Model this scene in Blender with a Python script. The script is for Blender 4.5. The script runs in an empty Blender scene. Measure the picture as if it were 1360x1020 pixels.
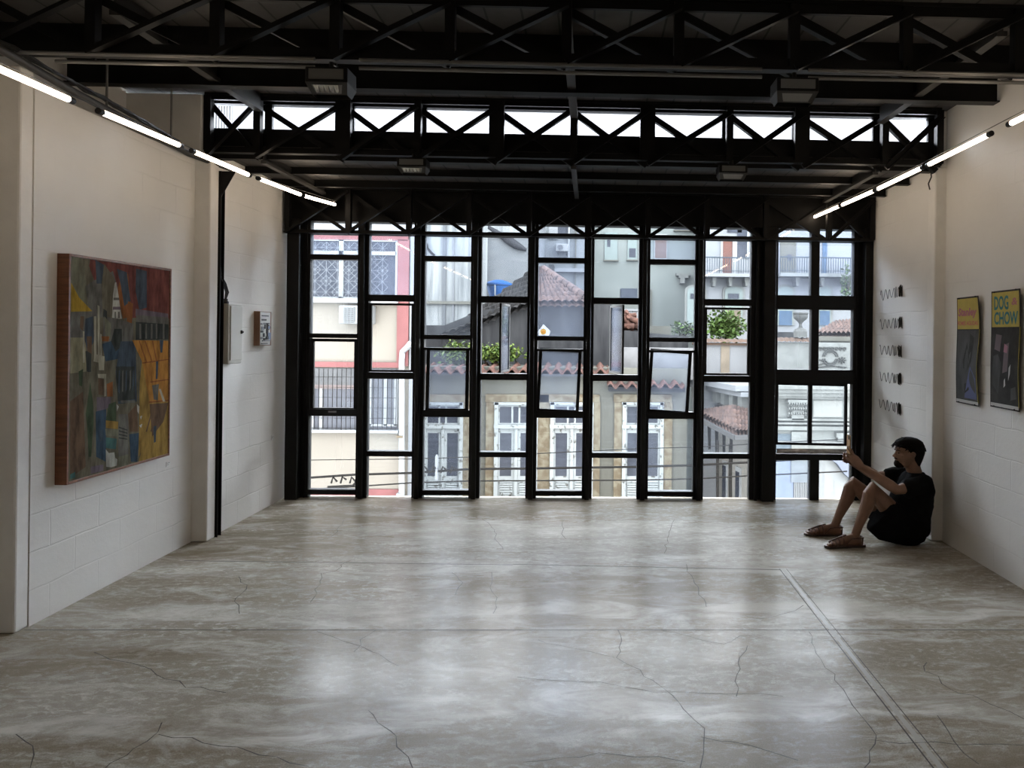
import bpy, bmesh, math, random
from mathutils import Vector, Matrix, Euler
R = math.radians
rnd = random.Random(7)
sc = bpy.context.scene
col = sc.collection

# ------------------------------------------------------------------ camera numbers (measured from the photograph)
F_PX, CX, CY, YAW, ROLL, EYE = 1020.0, 816.0, 442.2, R(-1.75), 0.0118, 1.7

def at(px, py, Y=None, X=None, Z=None):
    """The point of the room or street that lies in a known plane, from a measurement in the photograph."""
    u, v = px - CX, CY - py
    c, s = math.cos(ROLL), math.sin(ROLL)
    u, v = c*u - s*v, s*u + c*v
    d = Vector((-math.sin(YAW)*F_PX + math.cos(YAW)*u, math.cos(YAW)*F_PX + math.sin(YAW)*u, v))
    t = Y/d.y if Y is not None else (X/d.x if X is not None else (Z-EYE)/d.z)
    return d*t + Vector((0, 0, EYE))

# ------------------------------------------------------------------ materials
def new_mat(name):
    m = bpy.data.materials.new(name); m.use_nodes = True
    nt = m.node_tree; nt.nodes.clear()
    out = nt.nodes.new('ShaderNodeOutputMaterial')
    return m, nt, out

def node(nt, kind, **kw):
    n = nt.nodes.new(kind)
    for k, v in kw.items():
        if k.startswith('i_'):
            n.inputs[k[2:].replace('_', ' ')].default_value = v
        else:
            setattr(n, k, v)
    return n

def mixc(nt, fac, a, b, mode='MIX'):
    n = nt.nodes.new('ShaderNodeMix'); n.data_type = 'RGBA'; n.blend_type = mode
    for sock, v in ((n.inputs[0], fac), (n.inputs[6], a), (n.inputs[7], b)):
        if isinstance(v, bpy.types.NodeSocket): nt.links.new(v, sock)
        elif isinstance(v, (int, float)): sock.default_value = v
        else: sock.default_value = (*v, 1) if len(v) == 3 else v
    return n.outputs[2]

def ramp(nt, src, stops):
    n = nt.nodes.new('ShaderNodeValToRGB')
    el = n.color_ramp.elements
    while len(el) < len(stops): el.new(0.5)
    for e, (p, c) in zip(el, stops):
        e.position = p
        e.color = (c, c, c, 1) if isinstance(c, (int, float)) else (*c, 1)
    nt.links.new(src, n.inputs[0])
    return n.outputs[0]

def noise_out(nt, scale, detail=4, rough=.55, stretch=None, dist=0):
    tc = nt.nodes.new('ShaderNodeTexCoord')
    src = tc.outputs['Object']
    if stretch:
        mp = nt.nodes.new('ShaderNodeMapping'); mp.inputs['Scale'].default_value = stretch
        nt.links.new(src, mp.inputs[0]); src = mp.outputs[0]
    n = nt.nodes.new('ShaderNodeTexNoise')
    n.inputs['Scale'].default_value = scale; n.inputs['Detail'].default_value = detail
    n.inputs['Roughness'].default_value = rough; n.inputs['Distortion'].default_value = dist
    nt.links.new(src, n.inputs['Vector'])
    return n.outputs[0]

def pm(name, c, rough=.6, metal=0, var=0.0, scale=6, c2=None, stretch=None, bump=0, spec=None, lo=.35, hi=.65):
    """Principled material with an optional noise-driven second colour and bump."""
    m, nt, out = new_mat(name)
    b = nt.nodes.new('ShaderNodeBsdfPrincipled')
    b.inputs['Base Color'].default_value = (*c, 1)
    b.inputs['Roughness'].default_value = rough; b.inputs['Metallic'].default_value = metal
    if spec is not None: b.inputs['Specular IOR Level'].default_value = spec
    if var or c2:
        nz = noise_out(nt, scale, 6, .6, stretch)
        if c2 is None:
            c1, c2 = tuple(x*(1+var) for x in c), tuple(x*(1-var) for x in c)
        else: c1 = c
        f = ramp(nt, nz, [(lo, 0.0), (hi, 1.0)])
        nt.links.new(mixc(nt, f, c1, c2), b.inputs['Base Color'])
    if bump:
        bp = nt.nodes.new('ShaderNodeBump'); bp.inputs['Strength'].default_value = bump; bp.inputs['Distance'].default_value = .01
        nt.links.new(noise_out(nt, scale*4, 6, .6, stretch), bp.inputs['Height'])
        nt.links.new(bp.outputs[0], b.inputs['Normal'])
    nt.links.new(b.outputs[0], out.inputs[0])
    return m

def emis(name, c, s):
    m, nt, out = new_mat(name)
    e = nt.nodes.new('ShaderNodeEmission'); e.inputs[0].default_value = (*c, 1); e.inputs[1].default_value = s
    nt.links.new(e.outputs[0], out.inputs[0]); return m

def glass_mat(name, tint=(.95, .97, .98), dirt=0.04, dirtcol=(.75, .82, .95)):
    m, nt, out = new_mat(name)
    tr = nt.nodes.new('ShaderNodeBsdfTransparent'); tr.inputs[0].default_value = (*tint, 1)
    gl = nt.nodes.new('ShaderNodeBsdfGlossy'); gl.inputs['Roughness'].default_value = .02
    fr = nt.nodes.new('ShaderNodeFresnel'); fr.inputs[0].default_value = 1.45
    mx = nt.nodes.new('ShaderNodeMixShader')
    nt.links.new(fr.outputs[0], mx.inputs[0]); nt.links.new(tr.outputs[0], mx.inputs[1]); nt.links.new(gl.outputs[0], mx.inputs[2])
    sh = mx.outputs[0]
    if dirt:
        tl = nt.nodes.new('ShaderNodeBsdfTranslucent'); tl.inputs[0].default_value = (*dirtcol, 1)
        df = nt.nodes.new('ShaderNodeMath'); df.operation = 'MULTIPLY'; df.inputs[1].default_value = dirt*2
        nt.links.new(ramp(nt, noise_out(nt, 5, 5, .6), [(.25, .35), (.75, .8)]), df.inputs[0])
        m2 = nt.nodes.new('ShaderNodeMixShader')
        nt.links.new(df.outputs[0], m2.inputs[0]); nt.links.new(sh, m2.inputs[1]); nt.links.new(tl.outputs[0], m2.inputs[2])
        sh = m2.outputs[0]
    nt.links.new(sh, out.inputs[0])
    return m

def masonry_mat(name, c, axis, bump=.35):
    """White paint over large blocks: faint courses, hand-applied plaster unevenness."""
    m, nt, out = new_mat(name)
    b = nt.nodes.new('ShaderNodeBsdfPrincipled'); b.inputs['Roughness'].default_value = .75
    b.inputs['Specular IOR Level'].default_value = .25
    tc = nt.nodes.new('ShaderNodeTexCoord'); sep = nt.nodes.new('ShaderNodeSeparateXYZ')
    nt.links.new(tc.outputs['Object'], sep.inputs[0])
    cmb = nt.nodes.new('ShaderNodeCombineXYZ')
    nt.links.new(sep.outputs[1 if axis == 'Y' else 0], cmb.inputs[0]); nt.links.new(sep.outputs[2], cmb.inputs[1])
    nz = nt.nodes.new('ShaderNodeTexNoise'); nz.inputs['Scale'].default_value = 3; nz.inputs['Detail'].default_value = 3
    nt.links.new(tc.outputs['Object'], nz.inputs['Vector'])
    wob = nt.nodes.new('ShaderNodeVectorMath'); wob.operation = 'MULTIPLY_ADD'
    wob.inputs[1].default_value = (.03, .03, 0)
    nt.links.new(nz.outputs[1], wob.inputs[0]); nt.links.new(cmb.outputs[0], wob.inputs[2])
    br = nt.nodes.new('ShaderNodeTexBrick'); br.inputs['Scale'].default_value = 1
    br.inputs['Brick Width'].default_value = .44; br.inputs['Row Height'].default_value = .215
    br.inputs['Mortar Size'].default_value = .007; br.inputs['Mortar Smooth'].default_value = .6
    nt.links.new(wob.outputs[0], br.inputs['Vector'])
    big = noise_out(nt, 1.3, 5, .6); fine = noise_out(nt, 28, 5, .65)
    # the courses show only where the plaster is thin
    mask = ramp(nt, noise_out(nt, .9, 3, .5), [(.42, .08), (.66, 1)])
    mm = nt.nodes.new('ShaderNodeMath'); mm.operation = 'MULTIPLY'
    nt.links.new(br.outputs['Fac'], mm.inputs[0]); nt.links.new(mask, mm.inputs[1])
    base = mixc(nt, ramp(nt, big, [(.3, 0), (.7, 1)]), c, tuple(x*.93 for x in c))
    ms = nt.nodes.new('ShaderNodeMath'); ms.operation = 'MULTIPLY'; ms.inputs[1].default_value = .08
    nt.links.new(mm.outputs[0], ms.inputs[0])
    nt.links.new(mixc(nt, ms.outputs[0], base, tuple(x*.45 for x in c)), b.inputs['Base Color'])
    h = nt.nodes.new('ShaderNodeMath'); h.operation = 'MULTIPLY_ADD'; h.inputs[1].default_value = -.8
    nt.links.new(mm.outputs[0], h.inputs[0])
    h2 = nt.nodes.new('ShaderNodeMath'); h2.operation = 'MULTIPLY_ADD'; h2.inputs[1].default_value = .35
    nt.links.new(fine, h2.inputs[0]); nt.links.new(big, h2.inputs[2]); nt.links.new(h2.outputs[0], h.inputs[2])
    bp = nt.nodes.new('ShaderNodeBump'); bp.inputs['Strength'].default_value = bump; bp.inputs['Distance'].default_value = .012
    nt.links.new(h.outputs[0], bp.inputs['Height']); nt.links.new(bp.outputs[0], b.inputs['Normal'])
    nt.links.new(b.outputs[0], out.inputs[0])
    return m

def floor_mat():
    """Worn polished concrete: brown worn fields, pale scuffed laitance, satin patches."""
    m, nt, out = new_mat('polished_concrete')
    b = nt.nodes.new('ShaderNodeBsdfPrincipled')
    n1 = noise_out(nt, .75, 8, .68, (.5, 1.5, 1), 1.0)
    n2 = noise_out(nt, 3.2, 9, .72, (.6, 1.5, 1), .8)
    n3 = noise_out(nt, 160, 3, .7)
    n4 = noise_out(nt, .42, 5, .62, (.45, 2.1, 1), 1.2)
    n5 = noise_out(nt, 22, 7, .75, (.7, 1.2, 1), .5)
    brown, grey, pale = (.22, .178, .124), (.345, .312, .255), (.63, .61, .56)
    c = mixc(nt, ramp(nt, n1, [(.36, 0), (.60, 1)]), brown, grey)
    c = mixc(nt, ramp(nt, n2, [(.50, 0), (.70, .8)]), c, pale)
    sc_ = nt.nodes.new('ShaderNodeMath'); sc_.operation = 'MULTIPLY'
    nt.links.new(ramp(nt, n5, [(.50, 0), (.62, 1)]), sc_.inputs[0]); nt.links.new(ramp(nt, n1, [(.42, .12), (.62, .75)]), sc_.inputs[1])
    c = mixc(nt, sc_.outputs[0], c, pale)
    c = mixc(nt, ramp(nt, n4, [(.60, 0), (.66, .7)]), c, (.56, .53, .47))
    c = mixc(nt, 1.0, c, mixc(nt, ramp(nt, n3, [(.3, 0), (.7, 1)]), (.72, .72, .72), (1.18, 1.18, 1.18)), 'MULTIPLY')
    # pale satin bands crossing the room in wavy lines
    tc = nt.nodes.new('ShaderNodeTexCoord'); sp = nt.nodes.new('ShaderNodeSeparateXYZ'); nt.links.new(tc.outputs['Object'], sp.inputs[0])
    wv = noise_out(nt, .55, 3, .5, (1, .25, 1))
    yy = nt.nodes.new('ShaderNodeMath'); yy.operation = 'MULTIPLY_ADD'; yy.inputs[1].default_value = 1.1
    nt.links.new(wv, yy.inputs[0]); nt.links.new(sp.outputs[1], yy.inputs[2])
    band = None
    for y0, w_, k_ in ((5.10, .20, .8), (3.86, .17, .9), (5.95, .25, .55)):
        d_ = nt.nodes.new('ShaderNodeMath'); d_.operation = 'SUBTRACT'; d_.inputs[1].default_value = y0; nt.links.new(yy.outputs[0], d_.inputs[0])
        st = nt.nodes.new('ShaderNodeMapRange'); st.inputs['From Min'].default_value = 0; st.inputs['From Max'].default_value = .035; nt.links.new(d_.outputs[0], st.inputs[0])
        fd = nt.nodes.new('ShaderNodeMapRange'); fd.inputs['From Min'].default_value = w_*2.2; fd.inputs['From Max'].default_value = w_*.3; nt.links.new(d_.outputs[0], fd.inputs[0])
        pr = nt.nodes.new('ShaderNodeMath'); pr.operation = 'MULTIPLY'; nt.links.new(st.outputs[0], pr.inputs[0]); nt.links.new(fd.outputs[0], pr.inputs[1])
        sk = nt.nodes.new('ShaderNodeMath'); sk.operation = 'MULTIPLY'; sk.inputs[1].default_value = k_; nt.links.new(pr.outputs[0], sk.inputs[0])
        if band is None: band = sk.outputs[0]
        else:
            ad = nt.nodes.new('ShaderNodeMath'); ad.operation = 'MAXIMUM'; nt.links.new(band, ad.inputs[0]); nt.links.new(sk.outputs[0], ad.inputs[1]); band = ad.outputs[0]
    bm_ = nt.nodes.new('ShaderNodeMath'); bm_.operation = 'MULTIPLY'; nt.links.new(band, bm_.inputs[0]); nt.links.new(ramp(nt, n2, [(.36, .0), (.6, .9)]), bm_.inputs[1])
    band = bm_.outputs[0]
    c = mixc(nt, band, c, (.62, .595, .545))
    nt.links.new(c, b.inputs['Base Color'])
    r = ramp(nt, n4, [(.40, .27), (.50, .18), (.62, .12)])
    rn = nt.nodes.new('ShaderNodeMath'); rn.operation = 'MULTIPLY_ADD'; rn.inputs[1].default_value = .09
    nt.links.new(ramp(nt, n5, [(.3, 0), (.7, 1)]), rn.inputs[0]); nt.links.new(r, rn.inputs[2])
    rb = nt.nodes.new('ShaderNodeMath'); rb.operation = 'MULTIPLY_ADD'; rb.inputs[1].default_value = -.14; rb.use_clamp = True
    nt.links.new(band, rb.inputs[0]); nt.links.new(rn.outputs[0], rb.inputs[2]); nt.links.new(rb.outputs[0], b.inputs['Roughness'])
    b.inputs['Specular IOR Level'].default_value = .055; b.inputs['IOR'].default_value = 1.45
    bp = nt.nodes.new('ShaderNodeBump'); bp.inputs['Strength'].default_value = .16; bp.inputs['Distance'].default_value = .004
    hh = nt.nodes.new('ShaderNodeMath'); hh.operation = 'ADD'
    nt.links.new(n5, hh.inputs[0]); nt.links.new(n2, hh.inputs[1]); nt.links.new(hh.outputs[0], bp.inputs['Height'])
    nt.links.new(bp.outputs[0], b.inputs['Normal'])
    nt.links.new(b.outputs[0], out.inputs[0])
    return m

def boards_mat():
    """Dark roof boarding: wide boards running front to back with open seams."""
    m, nt, out = new_mat('dark_roof_boards')
    b = nt.nodes.new('ShaderNodeBsdfPrincipled'); b.inputs['Roughness'].default_value = .7
    tc = nt.nodes.new('ShaderNodeTexCoord'); sep = nt.nodes.new('ShaderNodeSeparateXYZ')
    nt.links.new(tc.outputs['Object'], sep.inputs[0])
    cmb = nt.nodes.new('ShaderNodeCombineXYZ')
    nt.links.new(sep.outputs[1], cmb.inputs[0]); nt.links.new(sep.outputs[0], cmb.inputs[1])
    br = nt.nodes.new('ShaderNodeTexBrick'); br.inputs['Scale'].default_value = 1
    br.inputs['Brick Width'].default_value = 30; br.inputs['Row Height'].default_value = .215
    br.inputs['Mortar Size'].default_value = .007; br.inputs['Mortar Smooth'].default_value = .1
    br.inputs['Color1'].default_value = (.060, .056, .052, 1); br.inputs['Color2'].default_value = (.048, .045, .042, 1)
    br.inputs['Mortar'].default_value = (.004, .004, .004, 1)
    nt.links.new(cmb.outputs[0], br.inputs['Vector'])
    c = mixc(nt, 1.0, br.outputs[0], mixc(nt, ramp(nt, noise_out(nt, 4, 6, .6), [(.3, 0), (.7, 1)]), (.7, .7, .7), (1.2, 1.2, 1.2)), 'MULTIPLY')
    nt.links.new(c, b.inputs['Base Color'])
    nt.links.new(b.outputs[0], out.inputs[0])
    return m

M = {}
M['floor'] = floor_mat()
M['crack'] = pm('floor_crack', (.06, .052, .045), .8)
M['joint'] = pm('floor_joint', (.33, .30, .26), .45)
M['wall_l'] = masonry_mat('painted_block_wall', (.84, .825, .79), 'Y')
M['wall_r'] = M['wall_l']
M['wall_x'] = masonry_mat('painted_block_end_wall', (.84, .825, .79), 'X')
M['plaster'] = pm('painted_plaster', (.84, .825, .79), .75, var=.05, scale=3, bump=.15, spec=.25)
M['boards'] = boards_mat()
M['steel'] = pm('black_painted_steel', (.006, .0058, .0056), .5, var=.25, scale=9, spec=.22)
M['steel_grey'] = pm('dark_grey_steel', (.04, .039, .037), .5, spec=.3)
M['galv'] = pm('galvanised_conduit', (.20, .198, .19), .4, metal=.5)
M['rustedge'] = pm('bare_rail_aluminium', (.62, .62, .60), .3, metal=.7, c2=(.25, .22, .2), scale=14, stretch=(1, 1, 1))
M['glass'] = glass_mat('hazy_window_glass', (.95, .97, .985), .006)
M['glass_dusty'] = glass_mat('dusty_window_glass', (.86, .90, .955), .016, (.68, .74, .90))
M['glass_clear'] = glass_mat('clear_window_glass', (.985, .985, .985), 0.0)
M['glass_stain'] = glass_mat('stained_clerestory_glass', (.97, .97, .98), .012, (.95, .96, 1))
M['tube'] = emis('lit_fluorescent_tube', (1.0, .80, .60), 15.0)
M['cap'] = pm('lamp_holder_plastic', (.02, .018, .018), .45)
M['cable'] = pm('black_cable', (.012, .012, .012), .5)

# ------------------------------------------------------------------ mesh builder
class MB:
    def __init__(s): s.v, s.f, s.mi = [], [], []
    def add(s, vs, fs, mi=0):
        o = len(s.v); s.v += [tuple(v) for v in vs]
        s.f += [tuple(i+o for i in f) for f in fs]; s.mi += [mi]*len(fs); return s
    def box(s, x0, x1, y0, y1, z0, z1, mi=0):
        x0, x1 = min(x0, x1), max(x0, x1); y0, y1 = min(y0, y1), max(y0, y1); z0, z1 = min(z0, z1), max(z0, z1)
        vs = [(x, y, z) for z in (z0, z1) for y in (y0, y1) for x in (x0, x1)]
        return s.add(vs, [(0, 2, 3, 1), (4, 5, 7, 6), (0, 1, 5, 4), (2, 6, 7, 3), (0, 4, 6, 2), (1, 3, 7, 5)], mi)
    def bar(s, p, q, w, h, up=(0, 0, 1), mi=0):
        p, q = Vector(p), Vector(q); d = (q-p).normalized(); up = Vector(up)
        sd = d.cross(up)
        if sd.length < 1e-4: sd = d.cross(Vector((0, 1, 0)))
        sd.normalize(); u = sd.cross(d)
        vs = [b + sd*a*w/2 + u*c*h/2 for b in (p, q) for a, c in ((-1, -1), (1, -1), (1, 1), (-1, 1))]
        return s.add(vs, [(0, 1, 2, 3), (7, 6, 5, 4), (0, 4, 5, 1), (1, 5, 6, 2), (2, 6, 7, 3), (3, 7, 4, 0)], mi)
    def tube(s, pts, r, n=8, mi=0, closed=False):
        pts = [Vector(p) for p in pts]
        rings = []; prev = None
        for i, p in enumerate(pts):
            a = pts[max(i-1, 0)]; b = pts[min(i+1, len(pts)-1)]
            d = (b-a).normalized()
            ref = prev if prev is not None else (Vector((0, 0, 1)) if abs(d.z) < .9 else Vector((1, 0, 0)))
            u = (ref - d*ref.dot(d)).normalized(); prev = u; w = d.cross(u)
            rr = r[i] if isinstance(r, (list, tuple)) else r
            rings.append([p + (u*math.cos(t)+w*math.sin(t))*rr for t in [2*math.pi*k/n for k in range(n)]])
        return s.rings(rings, mi)
    def rings(s, rings, mi=0, cap=True):
        n = len(rings[0]); vs = [p for r in rings for p in r]; fs = []
        for i in range(len(rings)-1):
            for k in range(n):
                fs.append((i*n+k, i*n+(k+1) % n, (i+1)*n+(k+1) % n, (i+1)*n+k))
        if cap: fs += [tuple(range(n-1, -1, -1)), tuple(range((len(rings)-1)*n, len(rings)*n))]
        return s.add(vs, fs, mi)
    def lathe(s, prof, c, n=24, mi=0):
        c = Vector(c)
        return s.rings([[c + Vector((r*math.cos(t), r*math.sin(t), z)) for t in [2*math.pi*k/n for k in range(n)]] for r, z in prof], mi)
    def poly(s, pts, mi=0): return s.add(pts, [tuple(range(len(pts)))], mi)
    def prism(s, pts, off, mi=0):
        off = Vector(off); a = [Vector(p) for p in pts]; n = len(a)
        fs = [tuple(range(n-1, -1, -1)), tuple(range(n, 2*n))] + [(i, (i+1) % n, n+(i+1) % n, n+i) for i in range(n)]
        return s.add(a + [p+off for p in a], fs, mi)
    def patch(s, fn, nu, nv, mi=0):
        vs = [fn(i/nu, j/nv) for j in range(nv+1) for i in range(nu+1)]
        fs = [(j*(nu+1)+i, j*(nu+1)+i+1, (j+1)*(nu+1)+i+1, (j+1)*(nu+1)+i) for j in range(nv) for i in range(nu)]
        return s.add(vs, fs, mi)
    def build(s, name, mats, parent=None, smooth=None, loc=None, bevel=0, kind=None):
        if not isinstance(mats, (list, tuple)): mats = [mats]
        me = bpy.data.meshes.new(name)
        base = Vector((0, 0, 0))
        if parent is not None: base = Vector(parent['_w'])
        o_loc = Vector(loc) if loc is not None else base
        me.from_pydata([tuple(Vector(v)-o_loc) for v in s.v], [], s.f)
        for m in mats: me.materials.append(m)
        if len(mats) > 1: me.polygons.foreach_set('material_index', s.mi)
        bm = bmesh.new(); bm.from_mesh(me); bmesh.ops.recalc_face_normals(bm, faces=bm.faces); bm.to_mesh(me); bm.free()
        if smooth:
            me.polygons.foreach_set('use_smooth', [True]*len(me.polygons)); me.set_sharp_from_angle(angle=R(smooth))
        me.update()
        o = bpy.data.objects.new(name, me); col.objects.link(o)
        o['_w'] = tuple(o_loc)
        if parent is not None: o.parent = parent
        o.location = o_loc - base
        if bevel:
            md = o.modifiers.new('bevel', 'BEVEL'); md.width = bevel; md.segments = 2; md.limit_method = 'ANGLE'
        if kind: o['kind'] = kind
        return o

def tag(o, label=None, cat=None, group=None, kind=None):
    if label: o['label'] = label
    if cat: o['category'] = cat
    if group: o['group'] = group
    if kind: o['kind'] = kind
    return o

def thing(name, loc, label=None, cat=None, group=None, kind=None):
    o = bpy.data.objects.new(name, None); col.objects.link(o)
    o.empty_display_size = .1
    o.location = loc; o['_w'] = tuple(loc)
    return tag(o, label, cat, group, kind)

def copy_tree(o, parent=None):
    c = o.copy(); col.objects.link(c)
    if parent is not None: c.parent = parent
    for ch in list(o.children): copy_tree(ch, c)
    return c

_fonts = {}
def text_faces(body, size=1.0, shear=0.0):
    """Built-in font outlines as plain mesh data: vertices (x, y) and faces, centred."""
    cu = bpy.data.curves.new('lettering', 'FONT'); cu.body = body; cu.size = size; cu.align_x = 'CENTER'; cu.align_y = 'CENTER'
    cu.shear = shear; cu.resolution_u = 3; cu.offset = .03*size
    ob = bpy.data.objects.new('lettering', cu); col.objects.link(ob)
    dg = bpy.context.evaluated_depsgraph_get(); dg.update()
    me = bpy.data.meshes.new_from_object(ob.evaluated_get(dg))
    vs = [tuple(v.co) for v in me.vertices]; fs = [tuple(p.vertices) for p in me.polygons]
    bpy.data.objects.remove(ob); bpy.data.curves.remove(cu); bpy.data.meshes.remove(me)
    xs = [v[0] for v in vs]; ys = [v[1] for v in vs]
    return vs, fs, (min(xs), max(xs), min(ys), max(ys))

# ------------------------------------------------------------------ the room
YF = 7.9            # glazed front
XL, XLF, XR, XRF = -3.157, -3.07, 2.94, 2.87
ZN, ZF = 3.58, 3.13  # undersides of the two roof levels
YT1, YT2, YT3 = 4.3, 6.25, 7.72
YB = -4.6

fl = MB()
fl.box(-4.2, 4.0, YB-.2, YF+.06, -.22, 0)
def crack(pts, w=.006, seed=0):
    r = random.Random(seed); P = [at(x, y, Z=0) for x, y in pts]; path = []
    for a, b in zip(P, P[1:]):
        n = max(2, int((b-a).length/.07))
        for k in range(n):
            q = a.lerp(b, k/n); path.append(q + Vector((r.uniform(-1, 1), r.uniform(-1, 1), 0))*.017)
    path.append(P[-1])
    vs = []
    for i, p in enumerate(path):
        d = (path[min(i+1, len(path)-1)]-path[max(i-1, 0)]).normalized(); s = Vector((-d.y, d.x, 0))
        ww = w*(.35+.65*abs(math.sin(i*1.7+seed)))*.5
        vs += [p+s*ww+Vector((0, 0, .0006)), p-s*ww+Vector((0, 0, .0006))]
    fl.add(vs, [(2*i, 2*i+1, 2*i+3, 2*i+2) for i in range(len(path)-1)], 1)
CR = [[(428, 762), (422, 782), (412, 800)], [(462, 745), (445, 758), (428, 762)], [(458, 690), (452, 700), (440, 712), (415, 722)],
      [(320, 765), (326, 782), (312, 800), (318, 815)], [(820, 838), (826, 860), (815, 872), (850, 890), (890, 922), (925, 955), (938, 985), (930, 1020)],
      [(910, 750), (922, 770), (930, 790), (938, 806)], [(818, 872), (760, 860), (715, 850)], [(125, 868), (190, 885), (250, 912), (300, 920)],
      [(490, 943), (525, 978), (540, 1005), (548, 1020)], [(210, 975), (270, 985), (340, 1000), (410, 1018)], [(215, 960), (195, 985), (165, 1005), (140, 1020)],
      [(20, 976), (50, 990), (40, 1020)], [(995, 858), (985, 872), (978, 895), (978, 925)], [(1078, 840), (1080, 860), (1105, 895), (1125, 925), (1160, 965), (1155, 1000), (1148, 1020)],
      [(1225, 878), (1222, 890), (1245, 900), (1260, 915), (1290, 925), (1360, 955)], [(1246, 950), (1270, 985), (1300, 1015)],
      [(640, 690), (655, 700), (660, 720), (668, 730)], [(655, 760), (652, 785), (660, 800), (655, 815)], [(895, 690), (888, 715), (882, 735)],
      [(495, 838), (480, 850), (470, 866)], [(690, 900), (740, 905), (800, 905), (850, 915), (890, 920), (960, 920), (1040, 925)], [(1000, 842), (960, 855), (930, 850), (880, 838)],
      [(1065, 805), (1040, 815), (1010, 822), (990, 818)], [(510, 710), (480, 718), (462, 722)], [(1160, 985), (1250, 988), (1360, 990)], [(420, 838), (455, 850), (500, 870), (530, 885)],
      [(930, 980), (1000, 990), (1060, 1010)], [(700, 1010), (820, 1000), (910, 1012)], [(600, 760), (615, 775), (605, 790)], [(750, 690), (745, 705), (752, 716)]]
for i, c in enumerate(CR): crack(c, .0055, i+1)
def strip(x0, y0, x1, y1, w, mi=2):
    a, b = Vector((x0, y0, .0004)), Vector((x1, y1, .0004)); d = (b-a).normalized(); s = Vector((-d.y, d.x, 0))*w/2
    fl.add([a+s, a-s, b-s, b+s], [(0, 1, 2, 3)], mi)
strip(-3.15, 4.392, 2.93, 4.392, .010, 1); strip(-2.95, 5.70, -.55, 5.62, .012, 1); strip(-.55, 5.635, 1.39, 5.52, .014, 1); strip(-3.0, 6.6, 2.8, 6.62, .006, 2)
strip(1.39, 5.54, 1.355, 1.2, .007, 1); strip(1.44, 5.54, 1.42, 1.2, .005, 1); strip(1.415, 5.54, 1.39, 1.2, .025, 2); strip(-3.2, 2.9, 2.9, 2.88, .008, 2)
floor = tag(fl.build('floor', [M['floor'], M['crack'], M['joint']]), 'cracked polished concrete gallery floor', 'floor', kind='structure')

def wall(name, boxes, mat, label):
    m = MB()
    for b in boxes: m.box(*b)
    return tag(m.build(name, mat), label, 'wall', kind='structure')
wall('wall_left', [(-3.95, -3.28, YB, 4.335, 0, 3.14), (-3.95, XL, 4.44, 6.2, 0, 3.045), (-3.95, -3.70, YB, 6.2, 3.045, ZN+.04), (-3.95, XLF, 6.34, YF+.25, 0, ZF), (-3.95, XLF-.08, 6.36, YF+.25, ZF, ZF+.2)], M['wall_l'], 'white painted block wall with the large oil painting')
wall('wall_right', [(3.03, 3.6, YB, 4.335, 0, ZN+.04), (XR, 3.6, 4.335, 6.3, 0, ZN+.04), (XRF, 3.6, 6.44, YF+.25, 0, ZF+.2)], M['wall_r'], 'white painted block wall with posters and wire pieces')
wall('wall_back', [(-3.95, 3.6, YB-.25, YB, 0, ZN+.04)], M['wall_x'], 'white rear wall behind the viewer')
def trim(n, boxes, mat, label):
    m = MB()
    for b in boxes: m.box(*b)
    return tag(m.build('trim_%d' % n, mat, bevel=.012), label, 'pilaster', kind='structure')
trim(1, [(-3.6, -3.160, 4.335, 4.44, 0, 3.14)], M['plaster'], 'white pilaster at the near end of the painting wall')
trim(2, [(-3.75, -3.035, 6.2, 6.34, 0, ZF-.06), (-3.75, -3.11, 6.2, 6.34, ZF-.06, ZN-.02)], M['plaster'], 'white pilaster beside the black steel channel')
trim(3, [(XRF-.022, 3.3, 6.3, 6.44, 0, ZF-.02), (2.9, 3.3, 6.3, 6.44, ZF-.02, ZN)], M['plaster'], 'white pilaster the seated man leans beside')

ce = MB()
SK = [(-1.40, -1.25), (1.15, 1.65)]; SY = (1.15, 2.15)
ce.box(-3.95, 3.6, YB-.25, SY[0], ZN, ZN+.05); ce.box(-3.95, 3.6, SY[1], 6.5, ZN, ZN+.05)
for xa, xb in ((-3.95, SK[0][0]), (SK[0][1], SK[1][0]), (SK[1][1], 3.6)): ce.box(xa, xb, *SY, ZN, ZN+.05)
ce.box(-3.95, 3.6, 6.32, YF+.35, ZF, ZF+.05)
tag(ce.build('ceiling', M['boards']), 'dark boarded roof in two stepped levels', 'ceiling', kind='structure')
for n, (xa, xb) in enumerate(SK):  # roof lights added out of view to brighten the near floor
    w = thing('window_%d' % (11+n), ((xa+xb)/2, SY[0], ZN), 'small added roof light, out of view behind the near truss, %s side' % ('painting' if n == 0 else 'poster'), 'roof light', kind='structure')
    g = MB(); g.box(xa-.02, xb+.02, SY[0]-.02, SY[1]+.02, ZN+.05, ZN+.056); g.build('pane', M['glass_stain'], w)
    f = MB(); f.box(xa, xa+.02, *SY, ZN, ZN+.05); f.box(xb-.02, xb, *SY, ZN, ZN+.05); f.build('frame', M['steel'], w)
# front fascia over the glazing, upstand below the clerestory
fa = MB(); fa.box(-3.1, 2.9, YF-.02, YF+.14, 2.80, ZF); fa.box(-3.3, 3.0, 6.33, 6.42, ZF-.05, 3.325)
fa.box(-3.2, 3.0, 6.36, 6.44, 3.535, ZN)
tag(fa.build('trim_4', M['steel']), 'black fascia above the glazing and under the clerestory', 'fascia', kind='structure')

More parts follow.
